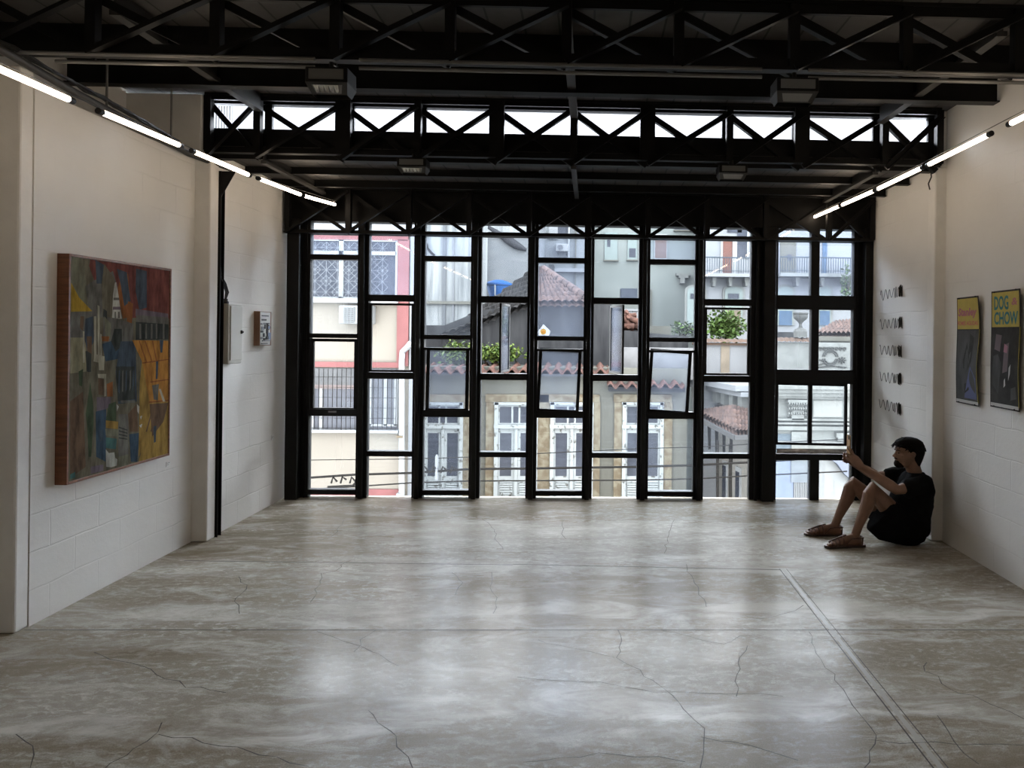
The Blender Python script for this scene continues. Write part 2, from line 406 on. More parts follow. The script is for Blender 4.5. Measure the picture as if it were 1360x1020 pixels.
# ------------------------------------------------------------------ glazed front: columns of steel windows
def cx(p): return at(p, 470, Y=YF).x
EDGE = [(412.9, 475.6), (490.3, 549.8), (564.3, 625), (639.2, 700.2), (714, 774.7), (788, 847.2), (862, 921.5), (934.8, 995.6)]
XS = [(cx(a), cx(b)) for a, b in EDGE]
XW = [(cx(1031), cx(1074.6)), (cx(1085.5), cx(1131))]
Yf0, Yf1 = YF-.045, YF+.045
TOP = 2.80
def pane(w, x0, x1, z0, z1, mat, y=YF, name='pane'):
    m = MB(); m.box(x0-.006, x1+.006, y-.003, y+.003, z0-.006, z1+.006)
    return m.build(name, M[mat], w)
def sash(w, x0, x1, z0, z1, mat, tilt=0, roll=0, out=.0, bw=.03, mid=None, handle=False):
    s = MB(); e = .004
    s.box(x0+e, x0+bw, -.02, .02, z0+e, z1-e); s.box(x1-bw, x1-e, -.02, .02, z0+e, z1-e)
    s.box(x0+bw, x1-bw, -.02, .02, z0+e, z0+bw); s.box(x0+bw, x1-bw, -.02, .02, z1-bw, z1-e)
    if mid: s.box(mid-.02, mid+.02, -.02, .02, z0+bw, z1-bw)
    g = MB(); g.box(x0+bw-.005, x1-bw+.005, -.003, .003, z0+bw-.005, z1-bw+.005)
    piv = Vector(((x0+x1)/2, 0, z1-.02))
    rot = Matrix.Rotation(tilt, 4, 'X') @ Matrix.Rotation(roll, 4, 'Y')
    for mb in (s, g): mb.v = [tuple(rot @ (Vector(v)-piv) + piv + Vector((0, YF+out, 0))) for v in mb.v]
    o = s.build('sash', M['steel'], w)
    g.build('pane', M[mat], o)
    if handle:
        h = MB(); h.box((x0+x1)/2-.04, (x0+x1)/2+.04, -.05+YF, -.02+YF, z0-.012, z0+.006); h.build('handle', M['galv'], o)
    return o
def frame_boxes(f, x0, x1, bars, z1=TOP, e=.014):
    """Vertical stiles just outside the opening plus the bars between panes."""
    f.box(x0-e, x0, Yf0, Yf1, 0, z1); f.box(x1, x1+e, Yf0, Yf1, 0, z1)
    for a, b in bars: f.box(x0, x1, Yf0, Yf1, a, b)
names = ['leftmost window bay, looking onto the cream house', 'tall top-light window bay with the pink band behind', 'third window bay, in front of the weathered white boards',
         'window bay with the blue water tank behind it', 'middle window bay with a crooked open vent and a sticker', 'window bay with a half turned pivot pane',
         'seventh window bay, with the most askew open vent', 'window bay with the red tiled canopy seen through it']
for i, (x0, x1) in enumerate(XS):
    w = thing('window_%d' % (i+1), ((x0+x1)/2, YF, 0), 'black steel ' + names[i], 'window', kind='structure')
    f = MB()
    if i % 2 == 0:
        frame_boxes(f, x0, x1, [(2.665, 2.71), (2.41, 2.462), (1.615, 1.66), (.825, .895), (.03, .08)] + ([(1.505, 1.53)] if i else []))
        f.build('frame', M['steel'], w)
        pane(w, x0, x1, 2.71, TOP, 'glass'); pane(w, x0, x1, 2.462, 2.665, 'glass_dusty'); pane(w, x0, x1, 1.66, 2.41, 'glass_dusty' if i == 4 else 'glass')
        pane(w, x0, x1, .08, .825, 'glass_clear' if i in (0, 4) else 'glass'); pane(w, x0, x1, 0, .03, 'glass')
        if i == 0: sash(w, x0, x1, .872, 1.612, 'glass_clear', bw=.034, handle=True)
        else: sash(w, x0+.012, x1-.012, .872, 1.535, 'glass_dusty', tilt=R(-4), roll=R({2: 0, 4: 2.2, 6: 3.4}[i]), out=.035, bw=.036)
    else:
        frame_boxes(f, x0, x1, [(2.665, 2.71), (1.995, 2.06), (1.207, 1.272), (.42, .472)])
        f.build('frame', M['steel'], w)
        pane(w, x0, x1, 2.71, TOP, 'glass'); pane(w, x0, x1, 2.06, 2.665, 'glass_dusty' if i in (1,) else 'glass')
        pane(w, x0, x1, .472, 1.207, 'glass'); pane(w, x0, x1, 0, .42, 'glass_clear')
        if i in (1, 7): sash(w, x0, x1, 1.272, 1.98, 'glass_clear', bw=.026)
        else:
            # vertical pivot pane, turned open
            ang = R(84 if i == 3 else -73); hw = (x1-x0)/2-.03; xm = (x0+x1)/2 + (.0 if i == 3 else .01)
            s = MB()
            for a, b in ((-hw, -hw+.022), (hw-.022, hw)): s.box(a, b, -.01, .01, 1.285, 1.985)
            s.box(-hw+.022, hw-.022, -.01, .01, 1.285, 1.305); s.box(-hw+.022, hw-.022, -.01, .01, 1.965, 1.985)
            g = MB(); g.box(-hw+.02, hw-.02, -.003, .003, 1.30, 1.97)
            rz = Matrix.Rotation(ang, 4, 'Z')
            for mb in (s, g): mb.v = [tuple(rz @ Vector(v) + Vector((xm, YF+.02, 0))) for v in mb.v]
            o = s.build('sash', M['steel'], w); g.build('pane', M['glass_dusty'], o)
# ninth bay: a double-width window
w = thing('window_9', ((XW[0][0]+XW[1][1])/2, YF, 0), 'black steel double width window beside the seated man', 'window', kind='structure')
f = MB(); a, b = XW[0][0], XW[1][1]
frame_boxes(f, a, b, [(2.665, 2.71), (1.965, 2.11), (1.20, 1.345), (.41, .475)])
f.box(XW[0][1], XW[1][0], Yf0, Yf1, 2.11, 2.665); f.box(XW[0][1]+.01, XW[1][0]+.02, Yf0, Yf1, 0, .41); f.box(XW[0][1]+.01, XW[1][0], Yf0, Yf1, 1.345, 1.965)
f.box(XW[0][1], XW[1][0], Yf0, Yf1, 2.71, TOP)
f.build('frame', M['steel'], w)
for j, (x0, x1) in enumerate(XW):
    pane(w, x0, x1, 2.71, TOP, 'glass_dusty'); pane(w, x0, x1, 2.11, 2.665, 'glass_dusty'); pane(w, x0+.01, x1-.005, 1.345, 1.965, 'glass')
    pane(w, x0, x1, 0, .41, 'glass_clear' if j else 'glass_dusty')
sash(w, a, b-.03, .555, 1.205, 'glass', tilt=R(-3), roll=R(.8), out=.03, bw=.03, mid=cx(1077.5))
r_ = MB()
r_.patch(lambda u, v: (a+(b-a)*u, YF-.05-.02*math.sin(v*math.pi)*(1+.4*math.sin(u*19)), .478+.052*v+.008*math.sin(u*13+v*3)*math.sin(v*math.pi)), 40, 5)
r_.build('weather_bar', M['rustedge'], w, smooth=60)
# posts between the bays
posts = [(-3.035, XS[0][0]-.014, 1)] + [(XS[i][1]+.014, XS[i+1][0]-.014, 0) for i in range(7)] + [(XS[7][1]+.014, XW[0][0]-.014, 2), (XW[1][1]+.014, XRF, 1)]
for i, (x0, x1, big) in enumerate(posts):
    m = MB()
    m.box(x0, x1, Yf0, Yf1, 0, TOP)
    xm = (x0+x1)/2
    if big == 0: m.box(xm-.022, xm+.022, YF-.10, Yf0, 0, TOP)
    elif big == 2:
        m.box(x0+.10, x1-.03, YF-.14, Yf0, 0, TOP)
        m.box(x0+.03, x0+.06, YF-.09, Yf0, 0, TOP)
    else:
        xa, xb = (x0, x0+.12) if i == 0 else (x1-.08, x1)
        m.box(xa, xb, YF-.16, Yf0, 0, TOP)
        m.box(*((x0+.145, x0+.165) if i == 0 else (x0+.02, x0+.035)), YF-.06, Yf0, 0, TOP)
    tag(m.build('trim_%d' % (5+i), M['steel'], bevel=.004), 'black steel post %s' % ('against the painting-side wall' if i == 0 else 'beside the seated man' if i == 9 else 'as the thick one next to the double window' if i == 8 else 'between window bays %d and %d' % (i, i+1)), 'post', kind='structure')

# clerestory glazing between the roof levels
TH2 = [-3.10, -2.62, -1.965, -1.383, -.762, -.155, .431, 1.087, 1.668, 2.339, 2.80]
w = thing('window_10', (0, 6.36, 3.325), 'long clerestory window between the two roof levels', 'window', kind='structure')
for i in range(10):
    g = MB(); g.box(TH2[i]*1.015+.03, TH2[i+1]*1.015-.03, 6.385, 6.391, 3.325, 3.535); g.build('pane', M['glass_stain'], w)
f = MB()
for i, x in enumerate(TH2): f.box(x*1.015-.03, x*1.015+.03, 6.37, 6.41, 3.325, 3.535)
f.build('frame', M['steel'], w)

# ------------------------------------------------------------------ roof trusses
def truss(y, x0, x1, zb, zt, nodes, thick, label, pw=.06, cd=.075, bw=.042, dpt=.07, drop=.06, low=.01):
    t = thing('roof_truss', ((x0+x1)/2, y, zb), label, 'truss', 'trusses across the room')
    c = MB(); c.box(x0, x1, y-dpt/2, y+dpt/2, zb, zb+.018); c.box(x0, x1, y-.012, y+.012, zb+.018, zb+cd); c.build('bottom_chord', M['steel'], t)
    c = MB(); c.box(x0, x1, y-dpt/2, y+dpt/2, zt-.018, zt); c.box(x0, x1, y-.012, y+.012, zt-cd, zt-.018); c.build('top_chord', M['steel'], t)
    for i, x in enumerate(nodes):
        p = MB(); pww = pw*(2.2 if i in thick else 1)
        p.box(x-pww/2, x+pww/2, y-.03, y+.03, zb+.018, zt-.018); p.build('post', M['steel'], t)
    za, zc = zb+low, zt-drop
    for a, b in zip(nodes, nodes[1:]):
        for k, (p, q) in enumerate((((a, za), (b, zc)), ((a, zc), (b, za)))):
            m = MB(); yy = y + (.038 if k else -.038)
            m.bar((p[0], yy, p[1]), (q[0], yy, q[1]), bw, .012, up=(0, 1, 0))
            d = Vector((q[0]-p[0], 0, q[1]-p[1])).normalized(); nrm = Vector((d.z, 0, -d.x))
            if nrm.z > 0: nrm = -nrm
            o = nrm*bw/2
            m.bar(Vector((p[0], yy+(.02 if k else -.02), p[1]))+o, Vector((q[0], yy+(.02 if k else -.02), q[1]))+o, .045, .008, up=nrm)
            m.build('brace', M['steel'], t)
    return t
N1 = [-3.38, -2.75, -2.08, -1.43, -.80, -.155, .473, 1.125, 1.766, 2.405, 2.98]
truss(YT1, -3.68, 3.02, 3.185, ZN-.0, N1, (), 'near black steel roof truss crossing the top of the view', pw=.055, cd=.07)
N2 = [-3.08, -2.69, -2.01, -1.415, -.781, -.159, .4415, 1.113, 1.708, 2.396, 2.85]
truss(YT2, -3.10, 2.86, 3.105, ZN-.0, N2, (2, 4, 6, 8), 'black steel roof truss in front of the clerestory', pw=.055, cd=.05, drop=.075, low=-.03)
N3 = [-3.02+.597*k for k in range(10)]; N3[-1] = 2.40; N3.append(2.84)
truss(YT3, -3.05, 2.85, 2.655, ZF, N3, (), 'black steel roof truss along the head of the glazed front', pw=.05, cd=.036, bw=.032)

# purlins under the boards, and ties running front to back
def purlin(y, x0, x1, zb, zt, label, d=.055):
    m = MB(); m.box(x0, x1, y-.006, y+.006, zb+.01, zt); m.box(x0, x1, y-d/2, y+d/2, zb, zb+.01)
    tag(m.build('roof_purlin', M['steel'], loc=((x0+x1)/2, y, zb)), label, 'purlin', 'purlins under the roof boards')
purlin(4.87, -3.69, 2.93, 3.40, ZN, 'black roof purlin just behind the near truss', .09)
purlin(5.50, -3.69, 2.93, 3.40, ZN, 'deep black roof purlin just in front of the clerestory truss', .09)
purlin(6.86, -3.06, 2.86, 3.065, ZF, 'black purlin crossing just beyond the far floodlights')
purlin(7.42, -3.06, 2.86, 3.06, ZF, 'black purlin nearest the glazed front')
for x, w_ in ((-2.66, 'above the tube lamps of the painting wall'), (-.157, 'down the middle of the room'), (2.34, 'above the tube lamps of the poster wall')):
    m = MB(); m.box(x-.03, x+.03, 4.34, 6.2, 3.43, 3.46); m.box(x-.006, x+.006, 4.34, 6.2, 3.46, 3.57)
    tag(m.build('roof_tie', M['steel_grey'], loc=(x, 4.34, 3.44)), 'flat steel tie under the upper roof, ' + w_, 'tie', 'roof ties')
    m = MB(); m.box(x-.022, x+.022, 6.29, 7.69, 3.035, 3.06); m.box(x-.006, x+.006, 6.29, 7.69, 3.06, 3.12)
    tag(m.build('roof_tie', M['steel_grey'], loc=(x, 6.29, 3.04)), 'flat steel tie under the lower roof, ' + w_, 'tie', 'roof ties')

# conduits along the near truss, cable tray along the left wall
for k, (z, r_) in enumerate(((3.172, .011), (3.128, .011))):
    for (xa, xb) in ((-3.2, -1.52), (-1.28, .93), (1.19, 2.95)):
        if k == 1 and xa == -3.2: xa = -2.9
        m = MB(); m.tube([(xa, YT1-.07, z), (xb, YT1-.07, z)], r_, 8)
        nm = {-3.2: 'between the painting wall and the first floodlight', -2.9: 'between the painting wall and the first floodlight', -1.28: 'between the two near floodlights', 1.19: 'between the floodlight and the poster wall'}[xa]
        tag(m.build('conduit_pipe', M['galv'], smooth=40), 'grey conduit under the near truss, %s run %s' % ('upper' if k == 0 else 'lower', nm), 'conduit', 'conduits under the near truss')
m = MB(); m.tube([(-3.10, 3.0, 3.20), (-3.10, 4.1, 3.145), (-3.10, 4.69, 3.10), (-3.10, 5.52, 3.062), (-3.09, 5.98, 3.032), (-3.02, 6.5, 3.03)], .022, 10)
tray = tag(m.build('cable_conduit', M['steel_grey'], smooth=40, loc=(-3.1, 3, 3.2)), 'dark pipe running along the top of the painting wall', 'conduit')
m = MB(); r2 = random.Random(3)
for k in range(5):
    m.tube([(-3.115+r2.uniform(-.02, .03), 3.0+.15*j, 3.235-.045*.15*j*1.05+r2.uniform(-.008, .012)) for j in range(20)], .008, 6)
tag(m.build('cable_bundle', M['cable'], smooth=40, loc=(-3.1, 3, 3.23)), 'loose black cables lying on the pipe above the painting', 'cable')
for (x, y) in ((-3.095, 4.98), (-3.09, 5.72)):
    m = MB(); m.tube([(x, y, 3.07), (x-.005, y+.01, 3.3), (x, y, ZN)], .008, 6)
    tag(m.build('hanger_rod', M['galv'], smooth=40, loc=(x, y, 3.07)), 'thin rod holding the wall-top pipe, ' + ('nearer the near truss' if y < 5 else 'nearer the clerestory'), 'rod', 'pipe hangers')

# ------------------------------------------------------------------ fluorescent tubes on wires
def tube_lamp(p, q, label):
    p, q = Vector(p), Vector(q); d = (q-p).normalized()
    t = thing('tube_lamp', p, label, 'lamp', 'fluorescent tubes in two rows')
    m = MB(); m.tube([p+d*.035, q-d*.035], .0145, 12); m.build('tube', M['tube'], t, smooth=40)
    for a, b in ((p, p+d*.036), (q-d*.036, q)):
        m = MB(); m.tube([a, b], .0165, 12); m.build('end_cap', M['cap'], t, smooth=40)
L = [(-47, 71, 97, 134.5), (130, 147, 241, 194), (254, 200, 332, 233), (342, 236.5, 400.5, 259), (401.5, 259.5, 446, 272)]
RR = [(1081, 288.5, 1116.5, 273), (1117.5, 272.5, 1163, 252.5), (1164.5, 251.5, 1227, 221.5), (1231.5, 219.5, 1317, 177), (1339, 165.5, 1452, 111)]
ordn = ['first', 'second', 'third', 'fourth', 'fifth']
for k, s in enumerate(L): tube_lamp(at(s[0], s[1], X=-2.55), at(s[2], s[3], X=-2.55), 'lit white tube lamp near the painting wall, %s from the viewer' % ordn[k])
for k, s in enumerate(reversed(RR)): tube_lamp(at(s[0], s[1], X=2.3), at(s[2], s[3], X=2.3), 'lit white tube lamp near the poster wall, %s from the viewer' % ordn[k])
for k in range(4):
    y = 2.55-.93*k
    tube_lamp((-2.55, y-.86, 2.80), (-2.55, y, 2.80), 'lit white tube lamp on the painting side behind the viewer'); tube_lamp((2.3, y+.4-.86, 2.88), (2.3, y+.4, 2.88), 'lit white tube lamp on the poster side behind the viewer')
for x, zz, s in ((-2.55, [(-3, 2.83), (3.84, 2.83), (5.8, 2.85), (7.7, 2.975)], 'painting'), (2.3, [(-3, 2.91), (4.2, 2.915), (5.3, 2.91), (7.9, 2.955)], 'poster')):
    m = MB(); m.tube([(x, y, z) for y, z in zz], .0025, 5)
    tag(m.build('lamp_wire', M['cable'], loc=(x, zz[0][0], zz[0][1])), 'thin wire carrying the tube lamps along the %s wall' % s, 'wire')

# ------------------------------------------------------------------ floodlights under the trusses
def floodlight(x0, x1, y, z0, z1, lit, label):
    t = thing('floodlight', ((x0+x1)/2, y, z0), label, 'floodlight', 'floodlights hung under the trusses')
    d = .16; h = z1-z0
    m = MB(); m.box(x0, x1, y, y+d, z0+h*.38, z1)
    m.build('housing', M['steel'], t, bevel=.006)
    m = MB(); m.box(x0+.02, x1-.02, y-.004, y, z0+h*.5, z1-.012); m.build('panel', FG, t)
    m = MB()   # splayed visor
    o = .018
    m.add([(x0, y, z0+h*.38), (x1, y, z0+h*.38), (x1-o, y+.06, z0), (x0+o, y+.06, z0), (x0, y+d, z0+h*.38), (x1, y+d, z0+h*.38), (x1-o, y+d-.02, z0), (x0+o, y+d-.02, z0)],
          [(0, 1, 2, 3), (1, 5, 6, 2), (5, 4, 7, 6), (4, 0, 3, 7)]); m.build('visor', M['steel_grey'], t)
    m = MB(); m.add([(x0+.03, y+.012, z0+h*.30), (x1-.03, y+.012, z0+h*.30), (x1-.045, y+.05, z0+.004), (x0+.045, y+.05, z0+.004)], [(0, 1, 2, 3)])
    if lit: 
        for k in range(5):
            a = x0+.04+(x1-x0-.09)*k/5; b = a+(x1-x0-.09)/5
            m.add([(a, y+.008, z0+h*.28), (a+.012, y+.008, z0+h*.28), ((a+b)/2+.006, y+.045, z0+.008), ((a+b)/2-.006, y+.045, z0+.008)], [(0, 1, 2, 3)], 1)
            m.add([(b, y+.008, z0+h*.28), (b-.012, y+.008, z0+h*.28), ((a+b)/2-.006, y+.045, z0+.008), ((a+b)/2+.006, y+.045, z0+.008)], [(0, 1, 2, 3)], 1)
    m.build('lens', [FGL, FGB], t)
    m = MB(); m.tube([((x0+x1)/2, y+d/2, z1), ((x0+x1)/2, y+d/2, z1+.05)], .012, 8); m.build('bracket', M['steel'], t)
FG = pm('floodlight_panel', (.13, .13, .12), .35); FGL = pm('floodlight_lens', (.22, .22, .21), .15); FGB = pm('floodlight_reflector', (.8, .8, .78), .2, metal=.9)
floodlight(-1.51, -1.29, 4.06, 2.945, 3.075, True, 'floodlight under the near truss on the painting side, ribbed reflector')
floodlight(.975, 1.20, 4.06, 2.955, 3.075, False, 'floodlight under the near truss on the poster side')
floodlight(-1.53, -1.305, 6.04, 2.94, 3.05, True, 'small far floodlight under the clerestory truss on the painting side')
floodlight(1.0, 1.225, 6.04, 2.935, 3.045, False, 'small far floodlight under the clerestory truss on the poster side')

# ------------------------------------------------------------------ things on the walls
# large painting
XP = -3.092
pt = thing('painting', (XL, 5.19, .76), 'large oil painting of a cluttered orange and grey scene in a thin wooden frame', 'painting')
y0, y1, z0, z1 = 4.635, 5.745, .762, 2.132
fr = MB(); t_ = .016
for b in ((y0, y0+t_, z0, z1), (y1-t_, y1, z0, z1), (y0+t_, y1-t_, z0, z0+t_), (y0+t_, y1-t_, z1-t_, z1)): fr.box(XL, XP+.006, *b)
fr.build('frame', pm('oiled_wood_frame', (.17, .06, .022), .45, var=.3, scale=5, stretch=(1, 12, 12)), pt, bevel=.002)
def paint(name, c): return pm('paint_'+name, tuple(.55*q**1.12 for q in c), .85, var=.38, scale=16, stretch=(1, 1, .35), bump=.15, spec=.05)
PC = dict(olive=(.26, .235, .17), red=(.30, .115, .095), blue=(.125, .155, .19), orange=(.66, .33, .085), ochre=(.50, .33, .10), cream=(.62, .58, .45), dark=(.10, .11, .10),
          grey=(.25, .24, .21), sage=(.30, .29, .21), teal=(.13, .26, .24), lilac=(.27, .22, .25), brown=(.24, .16, .105), yellow=(.60, .40, .07), navy=(.10, .15, .20), rust=(.42, .18, .07), green=(.13, .17, .10), pale=(.46, .42, .28), white=(.72, .70, .62))
keys = list(PC); pms = [paint(k, PC[k]) for k in keys]
cv = MB(); cv.box(XL+.01, XP, y0+t_, y1-t_, z0+t_, z1-t_, 0)
lay = [0]
def shape(k, *pts):
    """Brush-blocked area, corners measured on the canvas."""
    lay[0] += 1; x = XP + .00003*lay[0]; P = []
    for cxp, cyp in pts:
        p = at(60+cxp/3, 320+cyp/3, X=XP)
        P.append((x, min(max(p.y, y0+t_), y1-t_), min(max(p.z, z0+t_), z1-t_)))
    cv.poly(P, keys.index(k))
S = shape
S('red', (180, 60), (495, 120), (495, 310), (400, 300), (330, 310), (290, 190), (200, 170), (175, 100))
S('sage', (98, 60), (150, 70), (165, 180), (190, 300), (98, 200)); S('grey', (190, 160), (270, 120), (290, 190), (270, 300), (180, 310), (160, 180))
S('blue', (200, 70), (235, 95), (235, 170), (205, 170)); S('olive', (235, 90), (275, 150), (290, 330), (230, 320), (225, 170)); S('rust', (300, 150), (330, 130), (345, 300), (310, 310), (285, 200))
S('blue', (285, 110), (325, 125), (340, 240), (315, 260), (300, 170)); S('blue', (362, 110), (405, 120), (405, 265), (375, 275), (360, 200)); S('lilac', (360, 270), (490, 290), (490, 305), (360, 300))
S('rust', (330, 240), (350, 250), (345, 330), (325, 320)); S('yellow', (103, 165), (135, 225), (188, 280), (103, 282))
S('white', (278, 165), (284, 165), (292, 215), (298, 260), (306, 310), (266, 312), (268, 260), (270, 215)); S('grey', (272, 226), (294, 226), (296, 236), (272, 236)); S('lilac', (270, 262), (300, 262), (301, 274), (269, 274)); S('grey', (276, 282), (282, 282), (282, 308), (276, 308)); S('grey', (290, 282), (296, 282), (297, 308), (291, 308))
S('grey', (98, 285), (190, 285), (190, 390), (98, 390)); S('brown', (140, 300), (155, 300), (150, 360), (138, 345)); S('pale', (100, 385), (160, 385), (165, 520), (100, 528))
S('blue', (160, 310), (190, 300), (195, 400), (170, 440), (155, 390)); S('dark', (160, 440), (185, 430), (182, 525), (165, 520)); S('cream', (150, 360), (156, 360), (158, 485), (150, 485)); S('brown', (165, 380), (185, 380), (185, 450), (168, 440))
S('grey', (290, 310), (350, 330), (350, 420), (300, 470), (230, 400), (232, 300)); S('dark', (232, 270), (246, 280), (246, 320), (230, 300)); S('sage', (235, 300), (262, 330), (258, 390), (240, 390)); S('cream', (194, 300), (203, 300), (204, 470), (194, 480)); S('cream', (208, 255), (216, 260), (217, 460), (209, 460)); S('cream', (219, 370), (225, 372), (226, 460), (219, 460)); S('cream', (196, 450), (236, 460), (234, 515), (214, 515), (212, 485), (192, 480))
S('rust', (224, 380), (255, 380), (252, 400), (226, 400)); S('navy', (226, 410), (275, 395), (300, 420), (290, 470), (240, 480)); S('dark', (275, 350), (305, 350), (305, 420), (280, 440), (262, 400)); S('blue', (300, 400), (360, 400), (365, 640), (290, 650), (280, 520))
S('grey', (362, 295), (490, 305), (490, 330), (362, 325)); S('dark', (360, 322), (490, 332), (490, 392), (360, 395))
for x in (375, 398, 420, 440, 468): S('grey', (x, 330), (x+7, 330), (x+7, 390), (x, 390))
S('orange', (346, 395), (490, 398), (490, 640), (415, 650), (385, 480)); S('ochre', (385, 480), (415, 640), (415, 770), (372, 860), (376, 560)); S('ochre', (415, 645), (490, 640), (490, 860), (372, 880), (400, 760))
for (xa, xb) in ((372, 402), (395, 425), (425, 442)): S('rust', (xa, 398), (xa+4, 398), (xb+4, 485), (xb, 485))
S('rust', (386, 484), (490, 470), (490, 474), (386, 489)); S('rust', (412, 640), (490, 632), (490, 638), (412, 646)); S('rust', (418, 560), (490, 550), (490, 554), (418, 565))
for xa in (430, 448, 466): S('brown', (xa, 650), (xa+5, 650), (xa-25, 760), (xa-30, 760))
S('brown', (415, 650), (490, 645), (470, 720), (425, 780)); S('blue', (440, 480), (450, 480), (447, 550), (440, 550)); S('blue', (455, 395), (470, 395), (466, 445), (458, 445)); S('grey', (425, 575), (452, 570), (448, 635), (432, 632)); S('cream', (452, 590), (460, 590), (478, 640), (468, 640)); S('blue', (430, 740), (442, 735), (440, 800), (432, 805))
S('olive', (98, 530), (200, 520), (200, 940), (98, 950)); S('brown', (98, 640), (150, 600), (160, 900), (98, 945)); S('green', (132, 520), (150, 510), (146, 580), (134, 575))
S('green', (178, 560), (190, 650), (192, 720), (182, 860), (172, 860), (166, 740), (160, 690), (170, 620)); S('cream', (208, 530), (242, 530), (242, 618), (234, 620), (234, 548), (210, 545)); S('brown', (210, 548), (232, 550), (232, 615), (212, 612)); S('rust', (244, 570), (268, 560), (268, 620), (246, 620))
S('dark', (280, 500), (355, 500), (358, 630), (288, 640)); 
for k, x in enumerate((292, 306, 320, 336, 348)): S('grey' if k % 2 else 'blue', (x, 520), (x+5, 512), (x+4, 610-k*9), (x-2, 600))
S('grey', (300, 635), (358, 635), (358, 645), (300, 645)); S('lilac', (204, 622), (262, 622), (258, 660), (204, 690)); S('navy', (200, 680), (242, 670), (240, 880), (202, 860)); S('blue', (215, 755), (228, 752), (230, 795), (214, 800))
S('green', (252, 650), (280, 640), (282, 720), (240, 715)); S('white', (283, 650), (292, 660), (284, 680)); S('ochre', (240, 715), (290, 720), (288, 750), (240, 745)); S('sage', (238, 748), (290, 752), (288, 780), (240, 775)); S('teal', (240, 782), (284, 788), (280, 830), (240, 825))
S('white', (240, 830), (252, 845), (274, 842), (278, 865), (286, 870), (284, 895), (262, 902), (242, 900)); S('grey', (290, 690), (330, 690), (330, 860), (290, 860)); 
for k in range(4): S('dark', (292, 740+k*14), (326, 752+k*12), (326, 756+k*12), (292, 745+k*14))
S('brown', (328, 690), (362, 650), (370, 760), (335, 760)); S('navy', (333, 770), (372, 765), (366, 880), (340, 880)); S('white', (364, 650), (374, 660), (372, 690), (366, 680)); S('white', (376, 700), (386, 695), (380, 712)); S('white', (374, 735), (386, 728), (380, 745)); S('sage', (290, 860), (332, 850), (330, 910), (290, 915)); S('teal', (98, 930), (118, 920), (118, 942), (98, 950)); S('lilac', (180, 900), (230, 890), (230, 915), (180, 928))
S('olive', (330, 800), (334, 800), (336, 880), (330, 885))
cv.build('canvas', pms, pt)
def wall_card(y, z, X, label, h=.035, w=.055):
    m = MB(); m.box(X, X+.004, y-w/2, y+w/2, z-h/2, z+h/2)
    for k in range(2): m.box(X+.004, X+.0045, y-w/2+.008, y+w/2-.012*(k+1), z+.006-.012*k, z+.009-.012*k, 1)
    tag(m.build('caption_card', [pm('white_card', (.82, .82, .80), .6), pm('card_print', (.2, .2, .2), .7)], loc=(X, y, z)), label, 'card', 'caption cards')
wall_card(5.857, .679, XL, 'small white caption card beside the large painting')
wall_card(7.53, .65, XLF, 'small white caption card low on the wall near the window front', h=.045, w=.06)

# small artwork
sa = thing('relief_artwork', (XLF, 7.21, 1.54), 'small boxed artwork of white and black shapes beyond the electrical box', 'artwork')
m = MB(); m.box(XLF, XLF+.055, 7.09, 7.345, 1.545, 1.86); m.build('box_frame', pm('small_frame_wood', (.16, .075, .035), .5), sa, bevel=.002)
m = MB(); X_ = XLF+.0551; m.box(X_, X_+.003, 7.095, 7.31, 1.552, 1.853, 0)
r2 = random.Random(5)
for k, (ya, yb, za, zb, c) in enumerate([(7.12, 7.27, 1.815, 1.825, 1), (7.12, 7.22, 1.775, 1.79, 1), (7.16, 7.29, 1.745, 1.755, 1), (7.18, 7.21, 1.70, 1.745, 1), (7.11, 7.17, 1.69, 1.72, 2), (7.10, 7.15, 1.665, 1.685, 1), (7.24, 7.28, 1.69, 1.74, 1), (7.22, 7.26, 1.655, 1.70, 1), (7.15, 7.18, 1.625, 1.66, 1),
                                           (7.10, 7.14, 1.605, 1.625, 2), (7.25, 7.31, 1.60, 1.665, 3), (7.21, 7.26, 1.60, 1.63, 1), (7.16, 7.19, 1.585, 1.615, 1), (7.25, 7.29, 1.70, 1.725, 3), (7.11, 7.24, 1.562, 1.568, 1), (7.13, 7.30, 1.585, 1.595, 2), (7.23, 7.245, 1.60, 1.75, 1), (7.10, 7.19, 1.74, 1.75, 2)]):
    m.box(X_+.003, X_+.006+.0004*k, ya, yb, za, zb, c)
m.build('picture', [pm('art_white', (.62, .62, .60), .6), pm('art_black', (.03, .03, .035), .6), pm('art_grey', (.25, .26, .28), .6), pm('art_blue', (.20, .25, .38), .6)], sa)
m = MB(); m.box(XLF, XLF+.05, 7.345, 7.352, 1.555, 1.85); m.build('side_strip', pm('art_pale_wood', (.5, .38, .28), .6), sa)

# electrical box
eb = thing('electrical_box', (XLF, 6.55, 1.40), 'cream metal electrical box on the wall beside the black steel channel', 'electrical box')
EBM = pm('cream_enamel', (.60, .585, .53), .4)
m = MB(); m.box(XLF, XLF+.085, 6.425, 6.665, 1.405, 1.905); m.build('body', EBM, eb, bevel=.006)
dr = MB(); dr.box(XLF+.085, XLF+.095, 6.445, 6.650, 1.435, 1.885); door = dr.build('door', EBM, eb, bevel=.003)
m = MB(); m.box(XLF+.095, XLF+.105, 6.620, 6.640, 1.655, 1.685); m.tube([(XLF+.095, 6.63, 1.67), (XLF+.115, 6.63, 1.67)], .007, 10); m.build('latch', M['steel_grey'], door)
m = MB(); m.lathe([(.026, 1.905), (.026, 1.92), (.018, 1.93), (.018, 1.945)], (XLF+.04, 6.46, 0), 16); m.build('cable_gland', M['cap'], eb, smooth=40)
m = MB()
